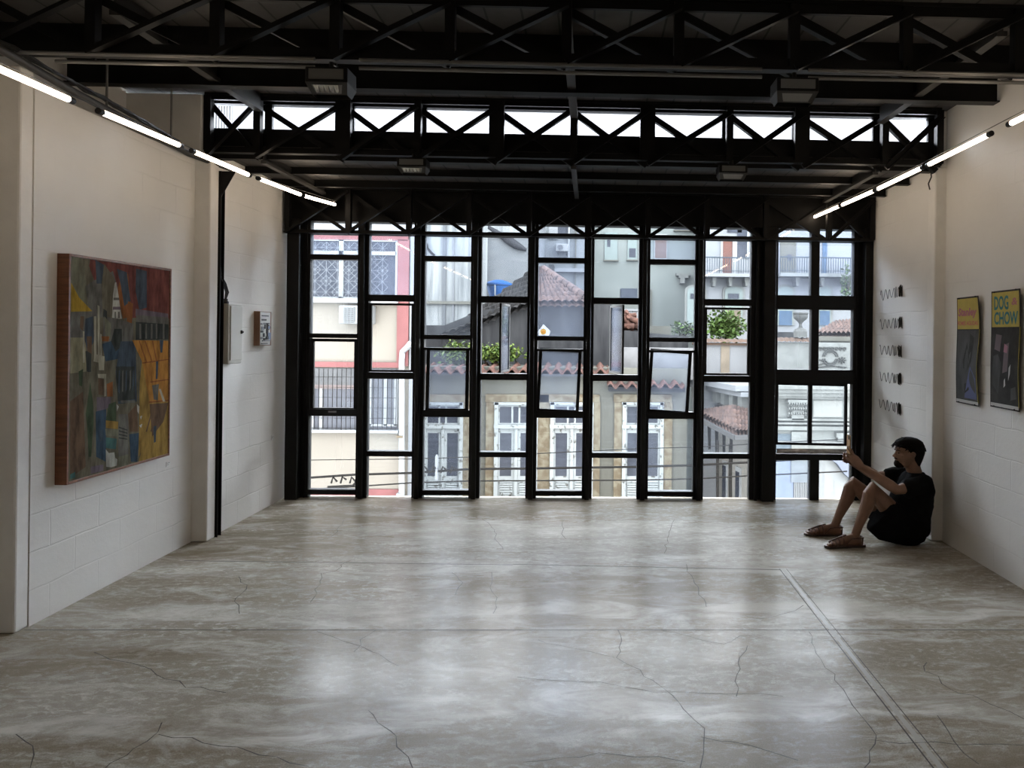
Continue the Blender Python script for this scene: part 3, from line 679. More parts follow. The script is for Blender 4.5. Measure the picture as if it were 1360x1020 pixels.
for k, dy in enumerate((-.012, 0, .012)):
    m.tube([(XLF+.04, 6.46+dy*.6, 1.94), (XLF+.05, 6.465+dy*2, 2.0), (XLF+.04, 6.44+dy*2, 2.07), (XLF+.03, 6.40+dy, 2.13), (XLF+.03, 6.385, 2.20)], .0055, 6)
tag(m.build('supply_cables', M['cable'], smooth=40, loc=(XLF+.04, 6.46, 1.94)), 'black cables curving from the electrical box up into the steel channel', 'cable')
# black steel channel
ch = thing('steel_channel', (XLF, 6.375, 0), 'tall black steel channel beside the electrical box', 'channel')
m = MB(); m.box(XLF, XLF+.006, 6.343, 6.415, 0, 2.98); m.box(XLF+.006, XLF+.05, 6.343, 6.350, 0, 2.98); m.box(XLF+.006, XLF+.05, 6.405, 6.411, 0, 2.98); m.build('web', M['steel'], ch)
m = MB(); m.prism([(XLF+.006, 6.352, 2.70), (XLF+.006, 6.352, 2.98), (XLF+.16, 6.352, 2.98)], (0, .008, 0)); m.build('top_bracket', M['steel'], ch)
for z in (.17, .62, .91, 2.3, 2.55):
    m = MB(); m.tube([(XLF+.03, 6.411, z), (XLF+.03, 6.428, z)], .009, 8); m.build('bolt', M['steel'], ch)

# wire pieces on the right wall
WM = pm('grey_wire', (.05, .05, .048), .5, metal=.3); IM = pm('dense_black_wire', (.018, .018, .017), .6)
zs = [2.10, 1.815, 1.563, 1.30, 1.035]
lab = ['topmost', 'second from the top', 'middle one', 'fourth from the top', 'lowest']
for k, z in enumerate(zs):
    X = XRF-.006; y_far, y_near = 7.53-.01*(k == 3)+.0*k, 6.99
    ws = thing('wire_coil', (XRF, 7.25, z), 'springy black wire squiggle on the wall, %s of the five' % lab[k], 'wall sculpture', 'five wire squiggles on the right wall')
    P = []; ph = 0; N = 260; sl = [.10, .06, .0, .02, -.03][k]
    for i in range(N+1):
        u = i/N; y = y_far+(y_near-y_far)*u*.86
        ph += 2*math.pi*(4.1+6.5*max(0, u-.62)/.38)*.86/N*1.25
        P.append((X-.004*math.sin(ph*.5), y, z + (y_far-y)*sl*.35 + (.045+.006*math.sin(ph*.3+k))*math.sin(ph+k*.4)))
    m = MB(); m.tube(P, .0023, 6); m.build('coil', WM, ws, smooth=60)
    m = MB(); rr = random.Random(k); P = []
    for i in range(15):
        P.append((X-.004*rr.random(), y_near+.075-.0056*i+rr.uniform(-.003, .003), z + (y_far-y_near)*sl*.35 + (.047+rr.uniform(-.008, .012))*(1 if i % 2 else -1)))
    m.tube(P, .0026, 6); m.build('dense_end', IM, ws, smooth=60)

# posters
BLK = pm('poster_black', (.035, .034, .032), .8, c2=(.06, .058, .055), scale=7, spec=.1); YEL = pm('poster_yellow', (.50, .385, .06), .7, var=.08, scale=9)
GRY = pm('poster_grey', (.095, .095, .092), .8, c2=(.06, .06, .058), spec=.1, scale=8, stretch=(1, 1, .4)); DKB = pm('poster_blue', (.045, .055, .16), .5); PINK = pm('poster_pink', (.42, .13, .12), .55); TEAL = pm('poster_teal', (.012, .14, .125), .55); REDP = pm('poster_red', (.50, .12, .06), .55)
PUR = pm('poster_purple', (.33, .12, .16), .55); STRK = pm('poster_pale', (.45, .44, .42), .55); BRN = pm('poster_maroon', (.11, .07, .075), .55)
PM = [YEL, BLK, GRY, DKB, PINK, TEAL, REDP, PUR, STRK, BRN]
def poster(ya, yb, za, zb, label, art, curl, split):
    """ya is the edge farther from the viewer; the sheet bows off the wall."""
    t = thing('poster', (XR, (ya+yb)/2, za), label, 'poster', 'painted posters')
    def bow(u, v): return XR-.012-curl*(math.sin(v*math.pi*1.25+.3)**2)*(.25+.75*u) - .012*u
    def P(u, v, o=0): return (bow(u, v)-o, ya+(yb-ya)*u, za+(zb-za)*v)
    sh = MB(); N = 24
    front = [[P(i/8, j/N) for i in range(9)] for j in range(N+1)]
    sh.patch(lambda u, v: P(u, v), 8, N, 1); sh.patch(lambda u, v: P(u, v, -.003), 8, N, 1)
    def region(u0, u1, v0, v1, mi, o): sh.patch(lambda a, b: P(u0+(u1-u0)*a, v0+(v1-v0)*b, o), 6, 16, mi)
    region(.035, .965, split, .985, 0, .0012); region(.02, .98, .012, .04, 8, .0012); region(.975, .990, .03, split, 0, .0012)
    region(.05, .965, .045, split-.01, 2 if art == 0 else 1, .0012)
    def blob(mi, o, *pts): sh.poly([P(u, v, o) for u, v in pts], mi)
    def word(s, u0, u1, v0, v1, mi, o, shear=0):
        vs, fs, bb = text_faces(s, 1, shear)
        q = [P(u0+(x-bb[0])/(bb[1]-bb[0])*(u1-u0), v0+(y-bb[2])/(bb[3]-bb[2])*(v1-v0), o) for x, y, z in vs]
        sh.add(q, fs, mi)
    art_fn(art, blob, word, split)
    o = sh.build('sheet', PM, t, smooth=40)
    for (u, v) in ((.12, .99), (.88, .995), (.15, .01), (.85, .012)):
        n = MB(); p = Vector(P(u, v)); n.tube([p+Vector((-.008, 0, 0)), p+Vector((.010, 0, 0))], .005, 8); n.build('nail', M['steel'], t)
    return t
def art_fn(art, blob, word, s):
    if art == 0:
        word('Stanley', .08, .90, .80, .895, 4, .003, .2); word('Stanley', .065, .885, .803, .898, 7, .0024, .2)
        word('FOMES AGUDAS', .05, .93, .735, .775, 6, .003)
        blob(3, .003, (.40, .06), (.93, .06), (.93, .25), (.70, .36), (.55, .22)); blob(1, .0036, (.42, .10), (.62, .14), (.66, .42), (.50, .58), (.36, .40)); blob(2, .004, (.08, .15), (.30, .10), (.36, .60), (.20, .64), (.08, .45)); blob(1, .0042, (.55, .30), (.75, .40), (.80, .62), (.62, .66))
    else:
        word('DOG', .12, .62, .835, .955, 5, .003); word('&', .72, .92, .87, .93, 4, .003, .15); word('CHOW', .12, .93, .71, .82, 5, .003)
        blob(2, .003, (.08, .20), (.30, .12), (.40, .38), (.28, .46), (.12, .44)); blob(9, .0032, (.45, .30), (.62, .32), (.66, .56), (.50, .54)); blob(7, .0036, (.48, .48), (.60, .47), (.62, .53), (.50, .55)); blob(8, .004, (.66, .24), (.72, .30), (.74, .38), (.68, .35)); blob(8, .004, (.50, .18), (.56, .20), (.55, .26), (.51, .24)); blob(2, .003, (.72, .08), (.92, .10), (.90, .20), (.74, .18)); blob(9, .0034, (.15, .50), (.35, .48), (.40, .62), (.20, .63))
poster(6.06, 5.672, 1.178, 2.012, 'yellow and dark poster with red lettering, nearer the seated man', 0, .022, .70)
poster(5.535, 5.128, 1.195, 2.035, 'yellow and dark poster with large teal block letters, nearer the viewer', 1, .010, .69)

# dangling wire at the right pilaster, small wall marks
m = MB(); m.tube([at(1236, 224, Y=6.28), at(1237, 235, Y=6.27), at(1233, 244, Y=6.27), at(1235, 252, Y=6.27)], .006, 6)
tag(m.build('loose_cable', M['cable'], smooth=40, loc=at(1236, 224, Y=6.28)), 'short loose cable end dangling below the tube lamps at the right pilaster', 'cable')

# ------------------------------------------------------------------ seated man
SKIN = pm('tanned_skin', (.225, .118, .07), .5, var=.10, scale=14, bump=.05)
HAIR = pm('black_hair', (.005, .004, .0035), .8, var=.4, scale=60, spec=.12); SHIRT = pm('black_cotton', (.008, .008, .009), .95, var=.2, scale=20, bump=.2, spec=.08)
SHORT = pm('black_twill', (.007, .007, .008), .95, var=.2, scale=30, bump=.2, spec=.06); LEATH = pm('brown_leather', (.11, .05, .03), .5, var=.25, scale=22); SOLE = pm('dark_rubber', (.028, .02, .016), .7)
man = thing('person', (2.62, 6.3, 0), 'man in black t-shirt, shorts and brown sandals sitting on the floor looking at a phone', 'person')
def ell(c, u, w, a, b, n=20, p=2.0):
    c, u, w = Vector(c), Vector(u).normalized(), Vector(w).normalized(); out = []
    for k in range(n):
        t = 2*math.pi*k/n; ct, st = math.cos(t), math.sin(t)
        out.append(c + u*a*math.copysign(abs(ct)**(2/p), ct) + w*b*math.copysign(abs(st)**(2/p), st))
    return out
def limb(mb, pts, n=14):
    """pts: (centre, radius across, radius in the other direction); rings follow the path and taper."""
    P = [Vector(p[0]) for p in pts]; rings = []; prev = None
    for i, p in enumerate(P):
        d = (P[min(i+1, len(P)-1)]-P[max(i-1, 0)]).normalized()
        ref = prev or Vector((0, 1, 0)); u = (ref-d*ref.dot(d))
        if u.length < 1e-3: u = Vector((1, 0, 0))-d*d.x
        u.normalize(); prev = u; w = d.cross(u)
        rings.append(ell(p, u, w, pts[i][1], pts[i][2] if len(pts[i]) > 2 else pts[i][1], n))
    # rounded ends
    def dome(r, P0, P1):
        c = sum(r, Vector())/len(r); d = (P0-P1).normalized(); rad = (r[0]-c).length*.5
        return [[c + (q-c)*.72 + d*rad*.7 for q in r], [c + (q-c)*.3 + d*rad for q in r]]
    a = dome(rings[0], P[0], P[1]); b = dome(rings[-1], P[-1], P[-2])
    mb.rings([a[1], a[0]] + rings + b)
HX, HY, HZ = 2.637, 6.30, .617
def hring(z, f, b, hw, n=24, dx=0):
    c = (HX - (f+b)/2, HY, HZ+z)
    return ell(c, (-1, 0, 0), (0, 1, 0), (f-b)/2, hw, n, 2.3)
body = MB()
body.rings([hring(*q) for q in [(-.004, .078, .02, .02), (.006, .094, -.01, .040), (.022, .101, -.035, .050), (.038, .0985, -.055, .056), (.050, .094, -.066, .060), (.058, .1015, -.072, .062), (.066, .098, -.076, .064), (.074, .102, -.08, .066), (.086, .098, -.085, .069),
                                (.104, .095, -.092, .072), (.120, .086, -.097, .074), (.132, .092, -.099, .075), (.143, .099, -.10, .076), (.165, .0965, -.10, .076), (.188, .086, -.097, .072), (.207, .064, -.086, .060), (.221, .030, -.06, .040), (.228, .0, -.03, .018)]])
# nose
body.rings([ell((HX-f, HY, HZ+z), (-1, 0, 0), (0, 1, 0), a, b, 10) for z, f, a, b in [(.136, .088, .010, .008), (.118, .093, .012, .010), (.104, .101, .015, .012), (.094, .107, .0185, .0155), (.086, .107, .017, .018), (.079, .100, .010, .015)]])
for s in (-1, 1):   # ears, cheek bones, lips
    body.rings([ell((HX+x, HY+s*y, HZ+z), (.94, .0, -.3), (0, s, .0), a, b, 12) for z, x, y, a, b in [(.078, .012, .074, .006, .006), (.088, .016, .078, .012, .008), (.106, .02, .081, .018, .009), (.124, .022, .082, .019, .009), (.136, .02, .08, .012, .007)]])
    body.rings([ell((HX-.055, HY+s*.052, HZ+z), (-1, 0, 0), (0, 1, 0), a, a*.7, 10) for z, a in [(.085, .008), (.098, .020), (.11, .010)]])
# neck and trunk
limb(body, [((2.715, HY, .50), .085, .075), ((2.705, HY, .55), .066, .062), ((2.69, HY, .60), .058, .060), ((2.672, HY, .66), .056, .062), ((2.665, HY, .70), .05, .05)], 18)
body.rings([ell(c, (-1, 0, 0), (0, 1, 0), a, b, 24, 2.4) for c, a, b in [((2.645, HY, .035), .10, .15), ((2.65, HY, .10), .12, .17), ((2.675, HY, .20), .125, .155), ((2.69, HY, .30), .125, .155), ((2.705, HY, .40), .12, .168), ((2.71, HY, .47), .105, .178), ((2.712, HY, .52), .075, .150)]])
AN = ((2.705, 6.125, .51), (2.455, 6.055, .475), (2.222, 6.205, .628)); AF = ((2.705, 6.475, .51), (2.46, 6.50, .50), (2.205, 6.335, .635))
for sh, el, wr in (AN, AF):
    sh, el, wr = Vector(sh), Vector(el), Vector(wr)
    limb(body, [(sh, .058, .062), (sh.lerp(el, .25), .054, .057), (sh.lerp(el, .55), .049, .05), (sh.lerp(el, .85), .041, .043), (el, .040, .041), (el.lerp(wr, .18), .042, .045), (el.lerp(wr, .38), .041, .043), (el.lerp(wr, .65), .034, .035), (el.lerp(wr, .88), .027, .029), (wr, .025, .029), (wr+(wr-el)*.06, .024, .030)])
def finger(pts, r):
    limb(body, [(p, r*(1-.10*i), r*(1-.10*i)) for i, p in enumerate(pts)], 8)
# near hand: palm from the wrist to the lower edge of the phone, four unequal fingers round its back, thumb in front
w0 = Vector(AN[2])
limb(body, [(w0, .026, .030), (w0.lerp(Vector((2.165, 6.222, .690)), .5), .021, .040), ((2.168, 6.222, .684), .018, .043), ((2.150, 6.226, .704), .013, .036)], 12)
finger([(2.155, 6.226, .722), (2.136, 6.228, .748), (2.122, 6.243, .772), (2.121, 6.262, .790)], .0092)
finger([(2.146, 6.222, .704), (2.120, 6.224, .726), (2.112, 6.245, .735), (2.118, 6.275, .737)], .0096)
finger([(2.145, 6.222, .684), (2.114, 6.222, .703), (2.106, 6.244, .711), (2.112, 6.272, .713)], .0092)
finger([(2.152, 6.222, .664), (2.120, 6.222, .680), (2.110, 6.240, .688), (2.114, 6.262, .690)], .0082)
finger([(2.190, 6.222, .668), (2.172, 6.232, .712), (2.158, 6.243, .744), (2.151, 6.258, .768)], .0108)
# far hand, behind it
w1 = Vector(AF[2])
limb(body, [(w1, .026, .030), (w1.lerp(Vector((2.16, 6.318, .69)), .5), .021, .038), ((2.158, 6.318, .686), .018, .041), ((2.145, 6.316, .704), .013, .034)], 12)
for z, r, e in ((.716, .0092, .30), (.694, .0094, .31), (.672, .009, .31), (.652, .008, .32)):
    finger([(2.140, 6.318, z-.008), (2.112, 6.316, z+.004), (2.099, 6.30, z+.010), (2.098, 6.278, z+.012)], r)
finger([(2.178, 6.318, .672), (2.164, 6.312, .716), (2.156, 6.302, .744), (2.151, 6.290, .765)], .0105)
KN, KF = (2.278, 6.14, .468), (2.222, 6.435, .455)
LEGS = (((2.585, 6.205, .145), KN, (2.150, 6.13, .092)), ((2.585, 6.40, .145), KF, (2.092, 6.462, .092)))
for h, k, a in LEGS:
    h, k, a = Vector(h), Vector(k), Vector(a); bk = Vector((.7, 0, .15))
    limb(body, [(h, .088, .09), (h.lerp(k, .3), .083, .085), (h.lerp(k, .6), .071, .073), (h.lerp(k, .85), .058, .060), (k, .054, .058), (k.lerp(a, .10)+bk*.004, .051, .056), (k.lerp(a, .25)+bk*.018, .052, .058), (k.lerp(a, .40)+bk*.020, .050, .055), (k.lerp(a, .6)+bk*.010, .041, .045), (k.lerp(a, .8), .032, .036), (a, .030, .037), (a+Vector((.006, 0, -.03)), .031, .042)], 16)
    fy = a.y; turn = -.03 if fy < 6.3 else .02
    FT = [(2.195, .045, .030, .033), (2.17, .048, .034, .042), (2.12, .058, .034, .050), (2.06, .052, .037, .040), (2.01, .042, .042, .028), (1.965, .034, .045, .020), (1.935, .030, .042, .015)]
    ox = a.x-2.150
    body.rings([ell((x+ox, fy+turn*(2.19-x)/.29, z), (0, 0, 1), (0, 1, 0), hh, ww, 14) for x, z, ww, hh in FT])
    for j, (dy, ln, r) in enumerate(((-.030, .0, .012), (-.011, .006, .0095), (.006, .0, .009), (.021, -.010, .0085), (.034, -.02, .008))):
        if fy > 6.3: dy = -dy
        b0 = Vector((1.945+ox, fy+turn*.85+dy, .032)); b1 = Vector((1.916+ox-ln, fy+turn+dy*1.0, .026))
        limb(body, [(b0, r, r), (b0.lerp(b1, .6), r, r*.95), (b1, r*.9, r*.8)], 8)
bo = body.build('body', SKIN, man, smooth=80)
md = bo.modifiers.new('fuse', 'REMESH'); md.mode = 'VOXEL'; md.voxel_size = .0042; md.use_smooth_shade = True
md = bo.modifiers.new('soft', 'SMOOTH'); md.factor = .5; md.iterations = 3
# clothes
sh = MB()
sh.rings([ell(c, (-1, 0, 0), (0, 1, 0), a, b, 28, 2.3) for c, a, b in [((2.628, HY, .075), .175, .20), ((2.632, HY, .13), .185, .205), ((2.645, HY, .20), .175, .195), ((2.665, HY, .29), .168, .188), ((2.678, HY, .37), .164, .192), ((2.692, HY, .44), .15, .203), ((2.705, HY, .50), .122, .205), ((2.708, HY, .535), .098, .165), ((2.705, HY, .562), .078, .105), ((2.700, HY, .578), .070, .078)]])
for (s, e, w_) in (AN, AF):
    s, e = Vector(s), Vector(e)
    limb(sh, [(s+Vector((.03, (HY-s.y)*.35, -.01)), .07, .075), (s, .070, .076), (s.lerp(e, .25), .072, .078), (s.lerp(e, .48)+Vector((0, 0, -.006)), .074, .080), (s.lerp(e, .66)+Vector((0, 0, -.012)), .070, .080)], 18)
so = sh.build('t_shirt', SHIRT, man, smooth=80)
md = so.modifiers.new('fuse', 'REMESH'); md.mode = 'VOXEL'; md.voxel_size = .008; md.use_smooth_shade = True
md = so.modifiers.new('soft', 'SMOOTH'); md.factor = .5; md.iterations = 4
tx = bpy.data.textures.new('cloth_folds', 'CLOUDS'); tx.noise_scale = .09
md = so.modifiers.new('folds', 'DISPLACE'); md.texture = tx; md.strength = .022; md.mid_level = .55
st = MB()
for (h, k, a), yo in zip(LEGS, (6.19, 6.41)):
    def hem(c, d, r, y, yr): return ell((c[0], y, c[1]), (d[0], 0, d[1]), (0, 1, 0), r, yr, 22, 2.2)
    yk = yo + (.02 if yo > 6.3 else -.02)
    near = yo < 6.3
    st.rings([hem((2.352, .262) if near else (2.42, .27), (-.64, -.77), .135 if near else .10, yk-(.015 if yo < 6.3 else -.015), .092), hem((2.362, .250) if near else (2.43, .26), (-.64, -.77), .158 if near else .115, yk, .100), hem((2.455, .185) if near else (2.48, .21), (-.55, -.84), .172 if near else .13, yo, .108), hem((2.545, .152), (-.3, -.95), .150, yo, .112), hem((2.63, .13), (0, -1), .128, yo, .105), hem((2.70, .12), (0, -1), .10, yo, .08)])
st.rings([ell(c, (-1, 0, 0), (0, 1, 0), a, b, 24, 2.5) for c, a, b in [((2.61, HY, .004), .10, .16), ((2.615, HY, .04), .15, .195), ((2.625, HY, .12), .175, .205), ((2.64, HY, .21), .16, .19)]])
to = st.build('shorts', SHORT, man, smooth=80)
md = to.modifiers.new('fuse', 'REMESH'); md.mode = 'VOXEL'; md.voxel_size = .008; md.use_smooth_shade = True
md = to.modifiers.new('soft', 'SMOOTH'); md.factor = .5; md.iterations = 3
# hair, beard, brows, eyes
hr = MB()
hr.rings([hring(z, f, b, w) for z, f, b, w in [(-.016, -.062, -.088, .034), (.008, -.052, -.098, .046), (.026, -.044, -.106, .054), (.048, -.034, -.115, .062), (.075, -.022, -.125, .070), (.092, .010, -.131, .0755), (.105, .024, -.136, .079), (.118, .034, -.139, .083), (.130, .048, -.141, .085), (.150, .066, -.143, .087), (.166, .090, -.142, .088), (.180, .104, -.138, .087), (.200, .104, -.128, .083), (.220, .090, -.110, .073), (.236, .06, -.082, .055), (.246, .02, -.045, .03)]])
r2 = random.Random(11)
for k in range(190):   # tufts following the crown
    th, ph = r2.uniform(0, 2*math.pi), r2.uniform(.05, 1.45)
    if math.cos(th) < -.35: ph = min(ph, .95)
    c = Vector((HX+.012, HY, HZ+.140)); d = Vector((math.cos(th)*math.sin(ph), math.sin(th)*math.sin(ph), math.cos(ph)))
    p = c + Vector((d.x*.128, d.y*.086, d.z*.104)); tv = Vector((-.6, r2.uniform(-.5, .5), -.5)) if d.x < 0 else Vector((.5, r2.uniform(-.5, .5), -.8))
    tv = (tv - d*tv.dot(d)*.8).normalized(); ln = r2.uniform(.028, .055)
    limb(hr, [(p-d*.008, .010, .007), (p+tv*ln*.5+d*.003, .008, .005), (p+tv*ln+d*r2.uniform(-.002, .013), .003, .002)], 6)
ho = hr.build('hair', HAIR, man, smooth=80)
bd = MB()
bd.rings([hring(z, f, b, w) for z, f, b, w in [(-.004, .086, .03, .024), (.004, .100, .02, .040), (.016, .107, .015, .047), (.028, .108, .02, .049), (.038, .104, .04, .046), (.046, .099, .06, .038), (.060, .098, .07, .033)]])
bd.rings([hring(z, f, b, w) for z, f, b, w in [(.063, .097, .06, .030), (.068, .106, .06, .033), (.074, .107, .06, .029), (.079, .102, .06, .020)]])
bd.build('beard', pm('dark_brown_beard', (.016, .010, .007), .9, var=.5, scale=90, spec=.05), man, smooth=70)
for s in (-1, 1):
    m = MB(); limb(m, [((HX-.0985, HY+s*.014, HZ+.138), .003, .003), ((HX-.093, HY+s*.034, HZ+.143), .0035, .004), ((HX-.078, HY+s*.054, HZ+.139), .002, .002)], 8); m.build('eyebrow', HAIR, man, smooth=70)
    m = MB(); m.lathe([(.0005, -.006), (.004, -.004), (.0055, 0), (.004, .004), (.0005, .006)], (HX-.083, HY+s*.030, HZ+.119), 12); m.build('eye', HAIR, man, smooth=70)
# sandals
for (h, k, a), y in zip(LEGS, (6.13, 6.462)):
    ox = a[0]-2.150; turn = -.03 if y < 6.3 else .02
    def sp(x, dy, z): return Vector((x+ox, y+turn*(2.19-x)/.29+dy, z))
    outline = [(2.235, 0), (2.228, .028), (2.20, .037), (2.12, .036), (2.04, .040), (1.97, .050), (1.925, .045), (1.895, .025), (1.888, 0)]
    outl = outline + [(x, -d) for x, d in outline[-2:0:-1]]
    m = MB(); m.prism([sp(x, d, 0) for x, d in outl], (0, 0, .014)); sd = m.build('sandal', SOLE, man, bevel=.003)
    m = MB(); m.prism([sp(x, d*.96, .014) for x, d in outl], (0, 0, .007)); m.build('insole', LEATH, sd)
    for xs, top, hw in ((1.945, .050, .049), (1.975, .058, .050), (2.005, .070, .047), (2.04, .086, .044)):
        m = MB(); N = 12
        pts = [sp(xs, -hw*math.cos(math.pi*q/N)*1.02, .018+(top-.018)*math.sin(math.pi*q/N)**.75) for q in range(N+1)]
        m.tube(pts, .0065, 6); m.build('strap', LEATH, sd, smooth=60)
    for xs0, xs1, z1 in ((1.93, 2.075, .108),):
        m = MB(); m.tube([sp(1.925, 0, .044), sp(1.96, 0, .060), sp(2.0, 0, .076), sp(2.04, 0, .089), sp(2.07, 0, .097)], .008, 6); m.build('strap', LEATH, sd, smooth=60)
    m = MB(); m.tube([sp(2.05, .044, .020), sp(2.10, .040, .075), sp(2.16, .042, .080), sp(2.205, .03, .078), sp(2.215, 0, .078), sp(2.205, -.03, .078), sp(2.16, -.042, .080), sp(2.10, -.040, .075), sp(2.05, -.044, .020)], .0065, 6); m.build('heel_strap', LEATH, sd, smooth=60)
    m = MB(); m.tube([sp(2.195, .036, .018), sp(2.20, .032, .078)], .006, 6); m.tube([sp(2.195, -.036, .018), sp(2.20, -.032, .078)], .006, 6); m.build('heel_strap', LEATH, sd, smooth=60)
# phone
ph = thing('phone', (2.135, 6.268, .728), 'phone in a tan case held upright in front of the seated man', 'phone')
m = MB(); m.box(2.1295, 2.1375, 6.230, 6.306, .728, .884); m.build('case', pm('tan_phone_case', (.62, .40, .20), .5), ph, bevel=.003)
m = MB(); m.box(2.1375, 2.1400, 6.233, 6.303, .732, .880); m.build('screen', pm('phone_screen', (.02, .02, .025), .12), ph)
m = MB(); m.box(2.1275, 2.1295, 6.236, 6.262, .848, .876); m.build('camera_bump', M['cap'], ph)

def paper_mat(name, c, t):
    m, nt, out = new_mat(name); a = nt.nodes.new('ShaderNodeBsdfDiffuse'); a.inputs[0].default_value = (*c, 1)
    l = nt.nodes.new('ShaderNodeBsdfTranslucent'); l.inputs[0].default_value = (*(q*t for q in c), 1)
    x = nt.nodes.new('ShaderNodeAddShader'); nt.links.new(a.outputs[0], x.inputs[0]); nt.links.new(l.outputs[0], x.inputs[1]); nt.links.new(x.outputs[0], out.inputs[0]); return m
# ------------------------------------------------------------------ the street outside
GZ = -4.3
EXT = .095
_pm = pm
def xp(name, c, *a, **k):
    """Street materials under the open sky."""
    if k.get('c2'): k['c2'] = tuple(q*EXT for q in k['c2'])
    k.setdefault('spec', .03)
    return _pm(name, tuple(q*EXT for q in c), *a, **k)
def rc(x0, y0, x1, y1, Y):
    xm, ym = (x0+x1)/2, (y0+y1)/2
    return at(x0, ym, Y=Y).x, at(x1, ym, Y=Y).x, at(xm, y1, Y=Y).z, at(xm, y0, Y=Y).z
def pbox(mb, x0, y0, x1, y1, Y, out, back=.05, mi=0, zb=None, zt=None):
    """A block on a facade plane Y, sticking out towards the room by «out»."""
    a, b, c, d = rc(x0, y0, x1, y1, Y)
    mb.box(a, b, Y-out, Y+back, zb if zb is not None else c, zt if zt is not None else d, mi); return mb
def part(name, mat, parent, *rects, Y=0, out=.05, back=.05, **k):
    m = MB()
    for r_ in rects: pbox(m, *r_, Y, out, back)
    return m.build(name, mat, parent, **k)
def bld(name, px, Y, label, cat='building', group=None):
    return thing(name, (at(px, 600, Y=Y).x, Y, GZ), label, cat, group)
m = MB(); m.box(-30, 30, YF+.3, 60, GZ-.2, GZ)
tag(m.build('street', xp('street_asphalt', (.16, .16, .16), .8, var=.2)), 'grey street below the windows', 'street', kind='structure')
CREAM = xp('cream_render', (.69, .615, .51), .8, var=.05, scale=1.2); PINKB = xp('pink_band_paint', (.60, .25, .24), .7, var=.10, scale=3); WHT = xp('white_joinery', (.92, .94, .93), .5, var=.06, scale=8)
LAT = xp('lattice_white_metal', (.55, .57, .60), .5); DGL = xp('dark_window_glass', (.10, .11, .14), .15, c2=(.17, .185, .23), scale=2); IRON = xp('dark_iron_bars', (.05, .045, .04), .8)
GREYW = xp('grey_weathered_wall', (.31, .295, .24), .85, c2=(.44, .425, .355), scale=1.1, stretch=(1, 1, .4), bump=.2); DARKW = xp('blackened_wall', (.085, .085, .088), .9, c2=(.17, .17, .17), scale=2.2, stretch=(2.5, 1, .35))
WSTAIN = xp('stained_white_wall', (.80, .82, .80), .85, c2=(.34, .36, .36), scale=1.6, stretch=(3.2, 1, .22), lo=.48, hi=.68); TAN = xp('tan_stone', (.62, .54, .38), .85, c2=(.40, .31, .20), scale=7, lo=.42, hi=.58, bump=.2); PEEL = xp('peeling_white_paint', (1.0, 1.04, 1.0), .6, c2=(.30, .28, .24), scale=9, lo=.57, hi=.64)
TILE = xp('terracotta_tile', (.44, .22, .16), .8, c2=(.20, .12, .10), scale=7); TILEP = xp('pale_terracotta_tile', (.46, .29, .23), .8, c2=(.22, .16, .14), scale=6)
PALE = xp('pale_green_render', (.62, .66, .61), .85, c2=(.50, .54, .50), scale=.9, bump=.15); WHW = xp('white_render', (.66, .67, .68), .8, var=.06, scale=1.4); BRICKG = xp('grey_block_wall', (.42, .44, .455), .9, c2=(.54, .555, .56), scale=2.5, stretch=(1, 1, 2.2), bump=.3)
STONE = xp('pale_carved_stone', (.62, .63, .585), .85, c2=(.44, .445, .41), scale=4, bump=.25); BLUEP = xp('blue_shutter_paint', (.20, .31, .47), .6, var=.15, scale=5); BROWN = xp('red_brown_door_paint', (.42, .19, .14), .6)
BLUT = xp('blue_tank_plastic', (.03, .22, .72), .4); ACW = xp('white_appliance', (.76, .76, .73), .5); ACG = xp('grey_grille', (.12, .12, .12), .6); TERR = xp('brown_coping', (.36, .22, .15), .85, c2=(.25, .18, .14), scale=10); MINT = xp('pale_mint_joinery', (.60, .70, .66), .6)

# --- cream house with the lattice window (left)
Yc = 14.0
b = bld('cream_house', 470, Yc, 'cream house with pink bands and a lattice window, seen through the two leftmost bays')
x0 = at(300, 500, Y=Yc).x; x1 = at(543, 500, Y=Yc).x
m = MB(); zt = at(470, 312, Y=Yc).z; m.prism([(x0, Yc, GZ), (x1, Yc, GZ), (x1-.35, Yc+1.5, GZ), (x0, Yc+1.5, GZ)], (0, 0, zt-GZ)); m.build('wall', CREAM, b)
m = MB(); xq = at(549, 400, Y=Yc).x; m.prism([(x0, Yc-.05, zt), (xq, Yc-.05, zt), (xq-.45, Yc+1.5, zt), (x0, Yc+1.5, zt)], (0, 0, 1.0)); m.build('upper_wall', WHW, b)
part('band', PINKB, b, (400, 313, 543, 319), Y=Yc, out=.06); part('band', PINKB, b, (528.5, 319, 543.5, 486), Y=Yc, out=.06); part('band', PINKB, b, (380, 480.5, 531, 487.5), Y=Yc, out=.07); part('plinth', PINKB, b, (380, 649, 530, 700), Y=Yc, out=.05)
part('corner_strip', WHW, b, (543.5, 313, 549.5, 700), Y=Yc, out=.03, back=.2)
wn = part('lattice_window', DGL, b, (398, 319, 527.5, 396), Y=Yc, out=.01, back=.02)
part('window_frame', WHT, wn, (398, 319, 527.5, 320.5), (398, 333.5, 527.5, 338.5), (398, 394.5, 527.5, 397), (451, 319, 457, 396), (488, 319, 491.5, 396), (526, 319, 528.5, 396), Y=Yc, out=.05)
m = MB()
c0, c1, d0, d1 = rc(398, 319, 527.5, 396, Yc); s = .20
nx, nz = int((c1-c0)/s)+1, int((d1-d0)/s)+1
